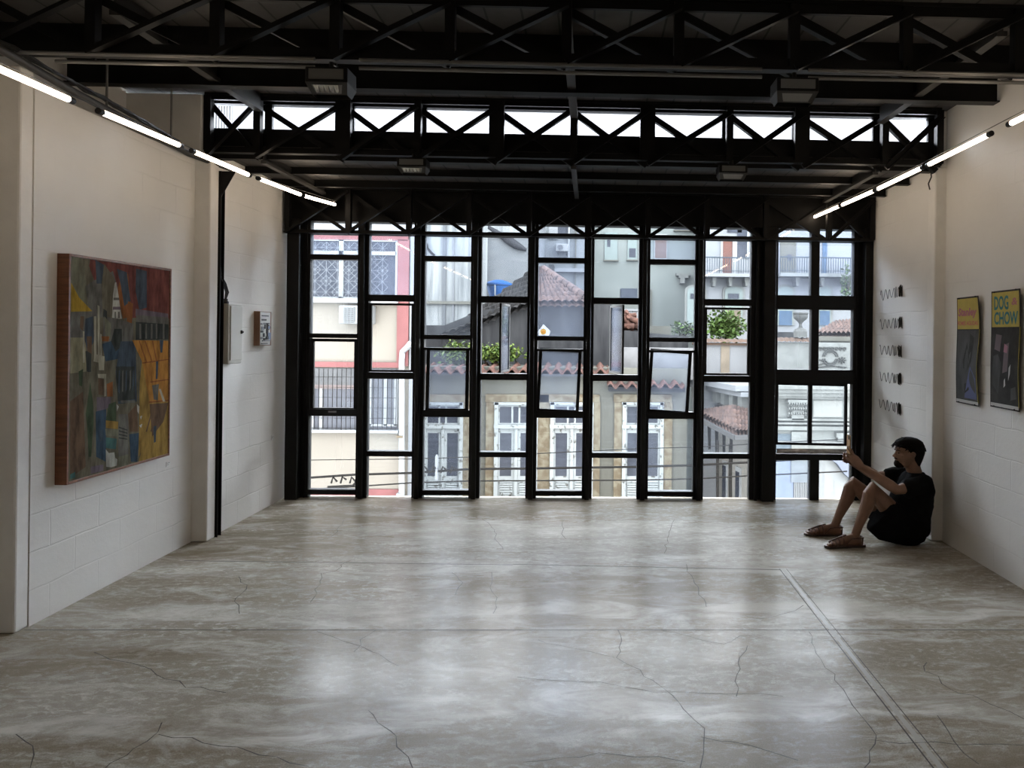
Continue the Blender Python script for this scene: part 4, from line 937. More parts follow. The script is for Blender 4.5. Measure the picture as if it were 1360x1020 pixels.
for i in range(nx):
    for j in range(nz):
        X, Z = c0+(i+.5)*s, d0+(j+.5)*s; yy = Yc-.08
        if X+s/2 > c1+.05 or Z+s/2 > d1+.05: continue
        for k in range(8):
            a = k*math.pi/4; r_ = s/2*(1 if k % 2 == 0 else 1.38)
            m.bar((X, yy, Z), (X+r_*math.cos(a), yy, Z+r_*math.sin(a)), .0055, .0055, up=(0, 1, 0))
        if (i+j) % 3 == 0:
            for k in range(4): m.bar((X+(s/2)*(1 if k in (0, 3) else -1), yy, Z), (X, yy, Z+(s/2)*(1 if k < 2 else -1)), .0055, .0055, up=(0, 1, 0))
m.build('lattice', LAT, wn)
part('sill', WHT, b, (395, 397, 530, 402.5), Y=Yc, out=.16)
ac = bld('air_conditioner', 476, Yc, 'boxy white wall air conditioner under the lattice window', 'air conditioner'); ac.location.z = at(476, 431, Y=Yc).z; ac['_w'] = tuple(ac.location)
part('casing', ACW, ac, (457, 406.5, 499, 430.5), Y=Yc, out=.30, bevel=.02)
m = MB(); pbox(m, 464, 409, 478, 428.5, Yc, .315, -.29); m.build('grille_recess', ACG, ac)
m = MB()
for k in range(8): pbox(m, 464, 409+k*2.5, 478, 410.1+k*2.5, Yc, .325, -.30)
for k in range(4): pbox(m, 464+k*4.3, 409, 465+k*4.3, 428.5, Yc, .325, -.30)
pbox(m, 492, 409, 498, 428, Yc, .32, -.29)
m.build('grille', ACW, ac)
wn = part('barred_window', xp('curtained_glass', (.30, .31, .35), .3, c2=(.40, .41, .46), scale=3), b, (400, 489, 528.5, 570), Y=Yc, out=.012, back=.02)
part('roller_blind', xp('grey_blind', (.40, .40, .40), .7, var=.1), wn, (400, 489, 475, 511), Y=Yc, out=.03)
part('lintel_bar', xp('pinkish_bar', (.66, .52, .48), .7), wn, (400, 511, 480, 516), Y=Yc, out=.04)
part('window_frame', WHT, wn, (490, 493, 528, 499), (490, 499, 494, 565), (510.5, 499, 514.5, 565), (524, 499, 528.5, 565), (490, 563, 528, 566), (415, 516, 418, 570), (425, 516, 429, 570), Y=Yc, out=.04)
m = MB()
for k in range(22): pbox(m, 402+k*6, 489, 402.7+k*6, 570, Yc, .12, -.11)
for k in range(6): pbox(m, 400, 500+k*13.5, 528, 500.6+k*13.5, Yc, .125, -.115)
m.build('bars', IRON, wn)
part('sill', WHT, b, (395, 570, 531, 573.5), Y=Yc, out=.14)
m = MB(); P = [at(546, 455, Y=Yc-.15), at(541, 461, Y=Yc-.15), at(534.5, 467, Y=Yc-.1), at(533.5, 480, Y=Yc-.1), at(533.5, 700, Y=Yc-.1)]
m.tube(P, .052, 12)
dp = tag(m.build('drainpipe', WHT, smooth=40, loc=P[-1]), 'white drainpipe with an elbow at the corner of the cream house', 'drainpipe')
for y in (577, 653):
    m = MB(); pbox(m, 529.5, y, 537.5, y+3, Yc, .17, 0); m.build('pipe_clip', xp('rusty_clip', (.45, .33, .2), .7) if y == 577 else WHT, dp)

# --- old tile-eaved house with tall doors (middle)
Yo = 17.0
b = bld('old_house', 720, Yo, 'old house with tall white doors and stone surrounds under a clay tile eave')
x0, x1 = at(548, 560, Y=Yo).x, at(912.5, 560, Y=Yo).x
m = MB(); m.box(x0, x1, Yo, Yo+1.2, GZ, at(720, 488, Y=Yo).z); m.build('wall', GREYW, b)
for (s0, s1, d0, d1) in ((552, 624, 561.5, 615), (645, 729, 656.5, 714), (713, 796.5, 730.5, 787.5), (815, 892, 826, 880.5)):
    st_ = MB()
    pbox(st_, s0, 523.5, s1, 534, Yo, .05); pbox(st_, s0, 534, d0, 700, Yo, .05); pbox(st_, d1, 534, s1 if s0 != 645 else 714, 700, Yo, .05)
    st_.build('stone_surround', TAN, b)
    dr_ = part('door', PEEL, b, (d0, 534, d1, 700), Y=Yo, out=.02, back=.1)
    w_ = (d1-d0); mid = (d0+d1)/2
    gl_ = MB()
    for (ga, gb) in ((d0+.13*w_, d0+.395*w_), (d0+.44*w_, d0+.56*w_), (d0+.605*w_, d0+.87*w_)): pbox(gl_, ga, 540, gb, 561.5, Yo, .022, 0)
    for (ga, gb) in ((d0+.13*w_, d0+.395*w_), (d0+.605*w_, d0+.87*w_)): pbox(gl_, ga, 575, gb, 632, Yo, .022, 0)
    gl_.build('pane', DGL, dr_)
    fr_ = MB()
    pbox(fr_, d0, 534, d0+.09*w_, 700, Yo, .09, 0); pbox(fr_, d1-.09*w_, 534, d1, 700, Yo, .09, 0); pbox(fr_, d0, 534, d1, 537.5, Yo, .09, 0); pbox(fr_, d0, 563.5, d1, 568.5, Yo, .10, 0); pbox(fr_, mid-.035*w_, 569, mid+.035*w_, 700, Yo, .07, 0)
    fr_.build('door_frame', PEEL, dr_)
    lv = MB()
    for k in range(9):
        for (ga, gb) in ((d0+.13*w_, d0+.42*w_), (d0+.58*w_, d0+.87*w_)):
            a_, b_, c_, e_ = rc(ga, 638+k*3.2, gb, 640.2+k*3.2, Yo); lv.bar(((a_+b_)/2-(b_-a_)/2, Yo-.045, (c_+e_)/2), ((a_+b_)/2+(b_-a_)/2, Yo-.045, (c_+e_)/2), .045, .012, up=(0, -.7, .7))
    lv.build('louvers', PEEL, dr_)
def eave(px0, px1, py, Y, depth, rise, mat, parent, name='tile_eave', pitch=.235):
    a, b_ = at(px0, py, Y=Y), at(px1, py, Y=Y); n = max(2, int((b_.x-a.x)/pitch))
    m = MB(); rings_per = 10
    def fn(u, v):
        x = a.x+(b_.x-a.x)*u; ph = u*n*2*math.pi
        row = v*4; st = (row-math.floor(row))*.035 if v < 1 else .035
        return (x, Y-.45+depth*v, a.z+(b_.z-a.z)*u+rise*v + .055*math.sin(ph) - .03 + st)
    m.patch(fn, n*rings_per, 16); m.patch(lambda u, v: tuple(Vector(fn(u, v))-Vector((0, 0, .03))), n*rings_per, 16)
    # rounded tile mouths closing the front edge
    for i in range(n*rings_per):
        p, q = Vector(fn(i/(n*rings_per), 0)), Vector(fn((i+1)/(n*rings_per), 0)); m.add([p, q, q-Vector((0, 0, .03)), p-Vector((0, 0, .03))], [(0, 1, 2, 3)])
    return m.build(name, mat, parent, smooth=50)
eave(549, 808, 489.5, Yo, 1.2, .06, TILE, b); eave(806, 906, 508, Yo, 1.0, .05, TILE, b)
part('eave_board', xp('grey_eave_board', (.30, .30, .31), .8), b, (549, 495, 806, 498), Y=Yo, out=.30, back=.0)
part('eave_board', xp('dark_eave_board', (.10, .10, .105), .8), b, (808, 513, 908, 519), Y=Yo, out=.30, back=.0)
part('parapet', xp('pale_worn_plaster', (.55, .54, .53), .85, c2=(.42, .41, .40), scale=3), b, (824, 462, 925, 504), Y=Yo+.4, out=.0, back=.3)

# --- blackened attic wall behind the eave, its hipped tile roof
Yd = 18.4
b = bld('blackened_attic', 690, Yd, 'blackened attic wall with a small hipped tile roof above the old house')
m = MB(); P = [at(548, 436, Y=Yd), at(700, 400, Y=Yd), at(786, 402, Y=Yd), at(812, 404, Y=Yd), at(812, 436, Y=Yd), at(925, 446, Y=Yd), at(925, 520, Y=Yd), at(548, 520, Y=Yd)]
P = [at(548, 432, Y=Yd), at(590, 432, Y=Yd), at(640, 412, Y=Yd), at(700, 404, Y=Yd), at(812, 404, Y=Yd), at(812, 437, Y=Yd), at(914, 447, Y=Yd), at(914, 520, Y=Yd), at(548, 520, Y=Yd)]
m.prism(P, (0, .4, 0)); m.build('wall', DARKW, b)
def tile_slope(p00, p10, p11, p01, nu, nv, parent, mat, name='tile_slope', amp=.05):
    p00, p10, p11, p01 = map(Vector, (p00, p10, p11, p01)); nrm = (p10-p00).cross(p01-p00).normalized()
    if nrm.z < 0: nrm = -nrm
    def fn(u, v):
        p = p00.lerp(p10, u).lerp(p01.lerp(p11, u), v); r_ = v*nv
        return tuple(p + nrm*(amp*abs(math.sin(u*nu*math.pi)) + .085*(1-(r_-math.floor(r_)))))
    m = MB(); m.patch(fn, nu*6, nv*4); o = Vector((0, 0, -.08)); m.patch(lambda u, v: tuple(Vector(fn(u, v))+o-nrm*.05), nu*3, nv); return m.build(name, mat, parent, smooth=55)
apex = at(716, 359, Y=Yd+1.6); apexr = at(722, 359, Y=Yd+1.6)
tile_slope(at(709, 405, Y=Yd-.25), at(784, 405, Y=Yd-.25), apexr, apex, 8, 9, b, TILEP)
tile_slope(at(588, 449, Y=Yd-.1), at(709, 405, Y=Yd-.25), apex, at(713, 358, Y=Yd+1.7), 12, 8, b, xp('shaded_mossy_tile', (.045, .043, .041), .85, c2=(.10, .092, .085), scale=8))  # left slope's shade is put into the dark mossy tile colour
for (p, q) in ((apexr, at(784, 401, Y=Yd-.25)), (apex, at(589, 447, Y=Yd-.1))):
    m = MB(); n = 9
    for k in range(n):
        a_, c_ = p.lerp(q, k/n), p.lerp(q, (k+1.15)/n); rr_ = .1 if q.x > p.x else .045; m.tube([a_+Vector((0, -.03, rr_*.5)), c_+Vector((0, -.03, rr_*.3))], [rr_*.85, rr_*1.1], 10)
    m.build('ridge_tiles', TILEP if q.x > p.x else xp('shaded_ridge_tile', (.10, .09, .085), .85), b, smooth=50)  # ridge on the left slope gets the same painted-in shade
# --- weathered white boarded gable behind
Yw = 21.5
b = bld('white_boarded_wall', 600, Yw, 'weathered white boarded side wall behind the old house', 'building')
m = MB(); c0, c1, _, _ = rc(552, 300, 641, 480, Yw); m.box(c0, c1, Yw, Yw+.9, GZ, at(600, 286, Y=Yw).z); m.build('wall', WSTAIN, b)
part('batten', xp('grey_batten', (.34, .35, .36), .8), b, (588, 288, 592.5, 450), Y=Yw, out=.06); part('batten', xp('pale_batten', (.5, .51, .52), .8), b, (601.5, 288, 603.5, 450), Y=Yw, out=.05)
part('ledge', GREYW, b, (552, 400, 641, 404), Y=Yw, out=.1)
m = MB(); m.tube([at(566, 323, Y=Yw-.05), at(568, 330, Y=Yw-.05), at(573, 336, Y=Yw-.05), at(577, 339, Y=Yw-.05)], .03, 6); m.build('bent_pipe', IRON, b, smooth=40)
# --- grey block wall behind the tank
Yg = 24.0
b = bld('grey_block_house', 670, Yg, 'tall grey block wall behind the blue water tank')
m = MB(); c0, c1, _, _ = rc(639, 300, 716, 480, Yg); m.box(c0, c1, Yg, Yg+2.8, GZ, at(670, 286, Y=Yg).z); m.build('wall', BRICKG, b)
m = MB(); pbox(m, 636, 287, 645.5, 480, Yg, .12); m.build('corner_pilaster', xp('cream_pilaster', (.70, .66, .55), .8, var=.1), b)
m = MB(); P = [at(646, 300, Y=Yg-.1), at(664, 311, Y=Yg-.1), at(674, 318, Y=Yg-.1), at(686, 326, Y=Yg-.1), at(699, 332, Y=Yg-.1)]
m.tube(P, [.05, .08, .13, .12, .05], 8); m.build('roof_flashing', xp('dark_flashing', (.11, .11, .12), .7), b, smooth=50)
part('cornice', WSTAIN, b, (646, 288, 700, 309), Y=Yg, out=.1)
tk = thing('water_tank', at(661, 394, Y=22.6), 'blue plastic water tank on the roofs beyond the tile house', 'water tank')
ct = at(662, 394, Y=22.6); s = 22.6/1020
m = MB(); m.lathe([(.01, 0), (11.5*s, 0), (12.5*s, 3*s), (15*s, 12*s), (15.5*s, 14*s), (17.5*s, 15*s), (17.5*s, 16.5*s), (.01, 16.6*s)], ct, 32); m.build('tank_body', BLUT, tk, smooth=40)
m = MB(); m.lathe([(17.8*s, 16*s), (17.8*s, 17.5*s), (12*s, 20*s), (5*s, 22*s), (.01, 22.2*s)], ct, 32); m.build('lid', BLUT, tk, smooth=40)
m = MB(); m.bar(at(657.5, 394, Y=22.2), at(657.5, 378, Y=22.2), .03, .03); m.build('white_pipe', WHT, tk)
# --- pale flats with an outdoor air conditioner
Ya = 27.0
b = bld('grey_flats', 745, Ya, 'grey flats with a dark window and an outdoor fan unit')
m = MB(); c0, c1, _, _ = rc(714, 300, 781, 480, Ya); m.box(c0, c1, Ya, Ya+.9, GZ, at(745, 286, Y=Ya).z); m.build('wall', xp('blue_grey_render', (.52, .55, .56), .85, c2=(.62, .64, .63), scale=1.2), b)
part('window', DGL, b, (741, 298, 754.5, 312), Y=Ya, out=.02); part('pipe', WHT, b, (754.8, 285, 756.6, 345), Y=Ya, out=.15); part('panel', WHW, b, (729, 290, 741, 318), Y=Ya, out=.08); part('ledge', WHW, b, (729, 357, 781, 362), Y=Ya, out=.3)
part('pipe', GREYW, b, (764, 285, 765.3, 400), Y=Ya, out=.12)
fu = bld('fan_unit', 746, Ya-.3, 'white outdoor fan unit high on the grey flats', 'air conditioner'); fu.location.z = at(746, 335, Y=Ya-.3).z; fu['_w'] = tuple(fu.location)
part('casing', ACW, fu, (738.5, 324.5, 754.5, 334.5), Y=Ya-.3, out=.2, back=.3, bevel=.02)
m = MB(); cc = at(744.5, 329.5, Y=Ya-.3) + Vector((0, -.215, 0)); rot = Matrix.Rotation(R(90), 4, 'X')
t_ = MB(); t_.lathe([(.001, -.01), (.095, -.01), (.095, .012), (.001, .012)], (0, 0, 0), 24); m.add([rot @ Vector(v) + cc for v in t_.v], t_.f); m.build('fan_disc', xp('grey_fan', (.33, .34, .35), .6), fu)
part('stand', IRON, fu, (741, 334.5, 742, 338), (751, 334.5, 752, 338), Y=Ya-.3, out=.15)
dk = MB(); pbox(dk, 729, 352, 736, 360, Ya-2, .2, .3); tag(dk.build('roof_vent', DARKW, loc=at(732, 360, Y=Ya-2)), 'small dark vent box above the tile ridge', 'vent')
# --- pale green rendered house
Yp = 28.0
b = bld('pale_house', 850, Yp, 'pale green rendered house with two tall shuttered windows')
m = MB(); c0, c1, _, _ = rc(781, 300, 934, 480, Yp); m.box(c0, c1, Yp, Yp+5, GZ, at(850, 286, Y=Yp).z); m.build('wall', PALE, b)
for r_, mt in (((803, 309, 820, 345.5), MINT), ((833.5, 310, 846, 345), MINT), ((869, 311, 886, 345), WHT), ((896, 295, 921, 306), DGL)):
    wn = part('window', mt, b, r_, Y=Yp, out=.05)
    a_, c_, d_, e_ = r_; w_ = d_-a_
    if mt is MINT: part('pane', DGL, wn, (a_+.2*w_, c_+4, a_+.45*w_, c_+19) if a_ < 820 else (a_+.15*w_, e_-15, a_+.85*w_, e_-3), Y=Yp, out=.06)
    if mt is WHT: part('pane', xp('brown_slats', (.42, .30, .26), .7), wn, (a_+1, c_+4, d_-1, e_-2), Y=Yp, out=.07)
    part('sill', GREYW, wn, (a_-1.5, e_, d_+1.5, e_+1.6), Y=Yp, out=.14)
part('bracket', STONE, b, (897, 364, 916, 367), (900, 367, 913, 370), (902, 370, 908, 377), Y=Yp, out=.35)
part('roof_hatch', xp('dark_blue_hatch', (.14, .16, .20), .7, var=.2), b, (824, 383.5, 846, 400), Y=Yp-2, out=.2, back=.4); part('parapet', GREYW, b, (846, 433, 890, 446), Y=Yp-6, out=.2, back=.5)
part('vertical_pipe', GREYW, b, (863.5, 385, 865.5, 433), Y=Yp, out=.1)
bl = MB(); 
for k in range(9): 
    c_ = at(826.5+k*2.4, 431, Y=25); bl.lathe([(.035, 0), (.05, .1), (.025, .25), (.045, .42), (.03, .50)], c_, 8)
pbox(bl, 824, 429.5, 848, 432, 25, .1); pbox(bl, 824, 410.5, 848, 413, 25, .1)
tag(bl.build('balustrade', WHW, smooth=40, loc=at(836, 432, Y=25)), 'short white balustrade above a heap of roof tiles', 'balustrade')
hp = MB(); r2 = random.Random(4)
for k in range(26):
    c_ = at(r2.uniform(825, 847), r2.uniform(418, 436), Y=20+r2.uniform(-.2, .2)); a_ = r2.uniform(0, 3); d_ = Vector((math.cos(a_), math.sin(a_)*.5, r2.uniform(-.5, .2))).normalized()*.2
    hp.tube([c_-d_, c_+d_], [.06, .085], 8)
tag(hp.build('tile_heap', TILE, smooth=50, loc=at(836, 437, Y=20), kind='stuff'), 'heap of red clay tiles below the white balustrade', 'tiles')
m = MB(); pbox(m, 821, 436, 850, 500, 20.7, .2, .4); tag(m.build('low_wall', DARKW, loc=at(836, 470, Y=20)), 'dark low wall under the heap of tiles', 'wall', kind='structure')

# --- white balcony building (right)
Yb = 26.0
b = bld('balcony_building', 1030, Yb, 'white building with iron balconies and arched blue windows')
m = MB(); c0, c1, _, _ = rc(932, 300, 1200, 480, Yb); m.box(c0, c1, Yb, Yb+1.9, GZ, at(1030, 286, Y=Yb).z); m.build('wall', WHW, b)
part('door', BROWN, b, (959.5, 318, 972.5, 365), Y=Yb, out=.03); part('door', GREYW, b, (1036, 316, 1057, 366), Y=Yb, out=.03); part('door', BLUEP, b, (1092, 318, 1098, 366), Y=Yb, out=.03)
for r_ in ((979, 300, 992, 342.5), (966, 301, 985, 309), (1045, 338, 1051, 346)): part('window', DGL, b, r_, Y=Yb, out=.04)
part('door_frame', WHT, b, (957, 315, 959.5, 365), (972.5, 315, 978.5, 365), (992, 300, 994, 344), Y=Yb, out=.06)
for (xa, xb, ml) in ((928, 998, WHW), (1028, 1136, STONE)):
    sl_ = part('balcony_slab', ml, b, (xa, 365.5, xb, 370), Y=Yb, out=.9, back=0)
    m = MB(); n = int((xb-xa)/3.1)
    for k in range(n+1): pbox(m, xa+k*3.1, 346, xa+k*3.1+.6, 365.5, Yb, .86, -.83)
    pbox(m, xa, 344.6, xb, 346, Yb, .88, -.82); pbox(m, xa, 362, xb, 362.8, Yb, .87, -.83)
    m.build('railing', xp('grey_blue_iron', (.14, .18, .22), .6), sl_)
    for k in range(3):
        q = xa + (xb-xa)*(.22+.3*k); part('corbel', STONE, sl_, (q, 370, q+5, 376), (q+.8, 376, q+4, 381), Y=Yb, out=.5, back=0)
def arch(px0, px1, pytop, pybot, Y, out, mat, parent, name):
    a_, c_ = at(px0, pybot, Y=Y), at(px1, pybot, Y=Y); zt = at((px0+px1)/2, pytop, Y=Y).z; r_ = (c_.x-a_.x)/2; xm = (a_.x+c_.x)/2; rz = r_*.55
    pts = [(a_.x, Y-out, a_.z), (c_.x, Y-out, a_.z)] + [(xm+r_*math.cos(t), Y-out, zt-rz+rz*math.sin(t)) for t in [math.pi*k/12 for k in range(13)]]
    m = MB(); m.prism(pts, (0, out+.05, 0)); return m.build(name, mat, parent)
for (xa, xb) in ((962, 985.5), (1032, 1052), (1086, 1102), (912, 935)):
    s_ = arch(xa-3, xb+3, 378, 432, Yb, .05, STONE, b, 'arch_surround'); w_ = arch(xa, xb, 381, 432, Yb, .07, MINT, s_, 'arched_window')
    part('window', DGL if xa < 1000 else BLUEP, b, (xa+4.5, 390, xb-4.5, 397) if xa < 1000 else (xa+2, 413, xb-1, 432), Y=Yb, out=.09)
part('door', xp('tan_shutter', (.50, .42, .32), .7), b, (964, 412, 983, 435), Y=Yb, out=.09)
def leafy(name, px, py, rx, ry, Y, n, cs, label, cat, size=.12, seed=1, stems=6):
    t = thing(name, at(px, py+ry, Y=Y), label, cat); r = random.Random(seed); s_ = Y/1020; c = at(px, py, Y=Y)
    m = MB()
    for k in range(n):
        th, u = r.uniform(0, 2*math.pi), r.uniform(-1, 1); rr = r.random()**.4; q = math.sqrt(1-u*u)
        lump = 1 + .28*math.sin(th*3+seed)*math.cos(u*4)
        p = c + Vector((rx*s_*rr*q*math.cos(th)*lump, min(rx, ry*2)*.6*s_*rr*q*math.sin(th), ry*s_*rr*u*lump))
        a, e = r.uniform(0, 6.3), r.uniform(-.9, .9); d = Vector((math.cos(a)*math.cos(e), math.sin(a)*math.cos(e), math.sin(e))); w = d.cross(Vector((r.uniform(-1, 1), r.uniform(-1, 1), 1))).normalized()
        L_ = size*r.uniform(.6, 1.25)
        m.add([p, p+d*L_*.5+w*L_*.3, p+d*L_, p+d*L_*.5-w*L_*.3], [(0, 1, 2, 3)], 0 if r.random() < .6 else 1)
    m.build('leaves', cs, t)
    m = MB()
    for k in range(stems):
        a = r.uniform(-1, 1); m.tube([t.location+Vector((a*rx*s_*.3, 0, -.1)), c+Vector((a*rx*s_*.5, r.uniform(-.1, .1), -ry*s_*.2)), c+Vector((a*rx*s_*.8, r.uniform(-.2, .2), ry*s_*.5))], [.02, .014, .006], 5)
    m.build('stem', xp('twig_bark', (.14, .10, .06), .8), t, smooth=50)
    return t
G1 = xp('bright_leaf', (.34, .46, .10), .5, var=.25, scale=3); G2 = xp('deep_leaf', (.16, .26, .06), .5, var=.3, scale=3); G3 = xp('grey_leaf', (.30, .36, .24), .55, var=.3, scale=3); G4 = xp('mid_leaf', (.22, .36, .10), .5, var=.3, scale=3)
leafy('roof_bush', 655, 469, 40, 13, 17.6, 900, [G1, G2], 'bright green bush growing on the eave in front of the blackened wall', 'bush', .11, 2)
leafy('roof_bush', 608, 470, 26, 18, 17.6, 420, [G1, G2], 'sparse green sprays left of the bright bush, by the weathered white boards', 'bush', .11, 5)
leafy('wall_bush', 962, 434, 26, 20, 20.5, 1100, [G4, G2], 'full green bush above the brown coped wall under the arched windows', 'bush', .14, 3)
leafy('ledge_plant', 905, 437, 17, 9, 22.5, 260, [G3, G4], 'thin grey green plants on the roof ledge beside the full bush', 'plant', .12, 4)
leafy('creeper', 1124, 380, 7, 28, 24.6, 260, [G3, G4], 'grey green creeper hanging beside the iron balcony', 'creeper', .14, 6)
leafy('drain_weed', 543, 470, 7, 22, 16.4, 200, [G3, G2], 'dull green weeds behind the drainpipe elbow', 'plant', .10, 8)
m = MB(); pbox(m, 536, 446, 549, 500, 16.6, .1, .3); tag(m.build('ruined_wall', xp('rough_rubble', (.42, .38, .30), .9, c2=(.24, .21, .17), scale=6, bump=.5), loc=at(542, 500, Y=16.6)), 'rough stained wall stub behind the drainpipe', 'wall', kind='structure')

# --- garden walls on the right
Yl = 18.0
b = bld('garden_wall', 965, Yl, 'white garden wall with a brown tile coping and a tan stripe', 'wall')
m = MB(); c0, c1, _, _ = rc(924, 460, 1030, 520, Yl); m.box(c0, c1, Yl, Yl+.3, GZ, at(965, 458, Y=Yl).z); m.build('wall', WHW, b)
m = MB(); c0, c1, d0, d1 = rc(922, 451, 1030, 458.5, Yl)
m.patch(lambda u, v: (c0+(c1-c0)*u, Yl-.18+.6*v, d0+(d1-d0)*(.45+.55*math.sin(v*math.pi))+.02*abs(math.sin(u*40))), 120, 6); m.box(c0, c1, Yl-.1, Yl+.35, d0, d0+.05); m.build('coping', TERR, b)
part('stripe', xp('tan_stripe_paint', (.62, .52, .40), .8, var=.15), b, (957, 459, 968.5, 520), Y=Yl, out=.02)
Yu = 17.0
b = bld('ornate_parapet', 1080, Yu, 'pale stone parapet with carved relief panels', 'parapet')
m = MB(); c0, c1, _, _ = rc(1029, 450, 1180, 520, Yu); m.box(c0, c1, Yu, Yu+.4, at(1080, 512, Y=Yu).z, at(1080, 455, Y=Yu).z); m.build('wall', STONE, b)
m = MB(); c0, c1, d0, d1 = rc(1029, 449, 1078, 457, Yu)
m.patch(lambda u, v: (c0+(c1-c0)*u, Yu-.16+.6*v, d0+(d1-d0)*(.35+.65*math.sin(v*math.pi))+.018*abs(math.sin(u*22))), 60, 6); m.build('coping', TERR, b)
rl = MB(); c0, c1, d0, d1 = rc(1087, 461, 1124, 489, Yu); xm, zm = (c0+c1)/2, (d0+d1)/2; W_, H_ = c1-c0, d1-d0
def rel(pts, r_=.014): rl.tube([(x, Yu-.02, z) for x, z in pts], r_, 6)
for k in range(7):
    xx = c0+W_*(k+.5)/7; rel([(xx-W_*.06, d1-.02), (xx, d1-.075), (xx+W_*.06, d1-.02)]); rel([(xx-W_*.05, d1-.01), (xx+W_*.05, d1-.01)])
for q, r_ in ((1, .5), (-1, .5)):
    for rr in (.30, .22): rel([(xm-W_*.08+W_*rr*math.cos(t)*.9, zm-.0+q*H_*.05+q*H_*rr*1.0*math.sin(t)) for t in [math.pi*k/10 for k in range(11)]])
for k in range(8):
    a_ = k*math.pi/4; rel([(c1-W_*.16, zm-H_*.12), (c1-W_*.16+W_*.15*math.cos(a_), zm-H_*.12+H_*.17*math.sin(a_))])
rel([(c0, d0+.02), (xm, d0+.05), (c1, d0+.02)]); rel([(c0+W_*.02, zm-H_*.1), (c0+W_*.3, zm-H_*.2)]); rel([(c0, zm-H_*.35), (c0+W_*.2, zm-H_*.25), (c0+W_*.35, zm-H_*.4)])
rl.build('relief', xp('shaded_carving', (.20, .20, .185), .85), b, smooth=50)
ur = thing('stone_urn', at(1063, 448, Y=Yu+.1), 'weathered grey stone urn on the parapet coping', 'urn'); s = (Yu+.1)/1020; c_ = at(1063, 448, Y=Yu+.1)
m = MB(); m.lathe([(.001, 0), (9.5*s, 0), (9.5*s, 8*s), (7.5*s, 11*s), (3*s, 13*s)], c_, 8); m.build('pedestal', xp('grey_pedestal_stone', (.36, .355, .33), .9, c2=(.26, .26, .24), scale=9), ur, smooth=30)
m = MB(); m.lathe([(3*s, 12.5*s), (1.8*s, 17*s), (2.4*s, 19*s), (5*s, 22*s), (8.5*s, 25*s), (9.6*s, 28*s), (9.2*s, 30.5*s), (10.2*s, 31.5*s), (9.6*s, 33*s), (.001, 32*s)], c_, 24); m.build('bowl', xp('grey_urn_stone', (.15, .15, .14), .9, c2=(.25, .25, .235), scale=9, bump=.4), ur, smooth=40)
b = bld('tiled_lodge', 1108, 19.5, 'low red tiled roof behind the carved parapet', 'roof')
tile_slope(at(1080, 447, Y=19), at(1190, 447, Y=19), at(1190, 424, Y=21), at(1108, 431, Y=21), 18, 6, b, TILEP)
part('gutter', GREYW, b, (1082, 447, 1190, 453), Y=19, out=.1)
part('roof_wall', GREYW, b, (1088, 453, 1190, 760), Y=19.2, out=0, back=.3)
m = MB(); pbox(m, 1031, 441, 1056, 452, 20, .1, .4); tag(m.build('dark_roof_edge', DARKW, loc=at(1043, 452, Y=20)), 'dark roof edge behind the stone urn', 'roof')

# --- classical facade below
Yk = 15.0
b = bld('classical_house', 1080, Yk, 'grey classical house with layered cornices and a leafy capital')
m = MB(); c0, c1, _, _ = rc(1024, 500, 1240, 700, Yk); m.box(c0, c1, Yk, Yk+.6, GZ, at(1080, 512, Y=Yk).z); m.build('wall', xp('pale_grey_stone', (.60, .62, .58), .85, c2=(.48, .49, .45), scale=2.2, stretch=(1, 1, .4)), b)
for (ya, yb, o_) in ((512, 516, .34), (516, 521, .28), (521, 526, .20), (526, 529.5, .12), (556, 558.5, .10), (561, 563, .14), (566, 571, .10), (586, 588, .05)): part('cornice', STONE, b, (1024, ya, 1240, yb), Y=Yk, out=o_, back=0)
cp = MB(); pbox(cp, 1050, 531, 1066, 557, Yk, .10, 0); pbox(cp, 1044, 530, 1072, 534, Yk, .16, 0)
for k in range(9):
    for r_ in range(3):
        c_ = at(1046+k*3.1, 537+r_*6.5, Y=Yk); q = Vector((.0, -.12+.02*r_, 0)); cp.tube([c_+q+Vector((0, .05, -.05)), c_+q+Vector((0, 0, .0)), c_+q+Vector((0, -.05, .035)), c_+q+Vector((0, -.07, .01))], [.014, .02, .018, .008], 6)
cp.build('capital', STONE, b, smooth=45)
part('shaft', STONE, b, (1050, 573, 1072, 640), Y=Yk, out=.06, back=0)
part('frieze_panel', xp('pale_frieze', (.70, .70, .64), .8), b, (1080, 532, 1118, 554), Y=Yk, out=.02, back=0)
part('shutter', xp('blue_grey_shutter', (.30, .36, .40), .7, var=.15), b, (1028, 576, 1052, 606), Y=Yk, out=.02, back=0); part('window_hood', STONE, b, (1108, 574, 1130, 580), (1110, 580, 1128, 584), Y=Yk, out=.14, back=0)
part('panel', xp('pale_blue_render', (.66, .70, .78), .8, c2=(.52, .57, .66), scale=2, stretch=(3, 1, .4)), b, (1024, 604, 1053, 700), Y=Yk, out=.03, back=0)
m = MB()
for k in range(8): pbox(m, 1054+k*2.3, 604, 1055.5+k*2.3, 700, Yk, .05, 0)
m.build('fluting', xp('warm_fluted_plaster', (.74, .68, .56), .8), b)
part('panel', WSTAIN, b, (1080, 600, 1240, 700), Y=Yk, out=.03, back=0)
m = MB(); m.prism([at(1100, 608, Y=Yk-.2), at(1140, 608, Y=Yk-.2), at(1140, 645, Y=Yk-.2), at(1122, 630, Y=Yk-.2), at(1112, 616, Y=Yk-.2)], (0, .2, 0)); m.build('flaking_render', xp('blue_grey_patch', (.50, .54, .64), .85), b)

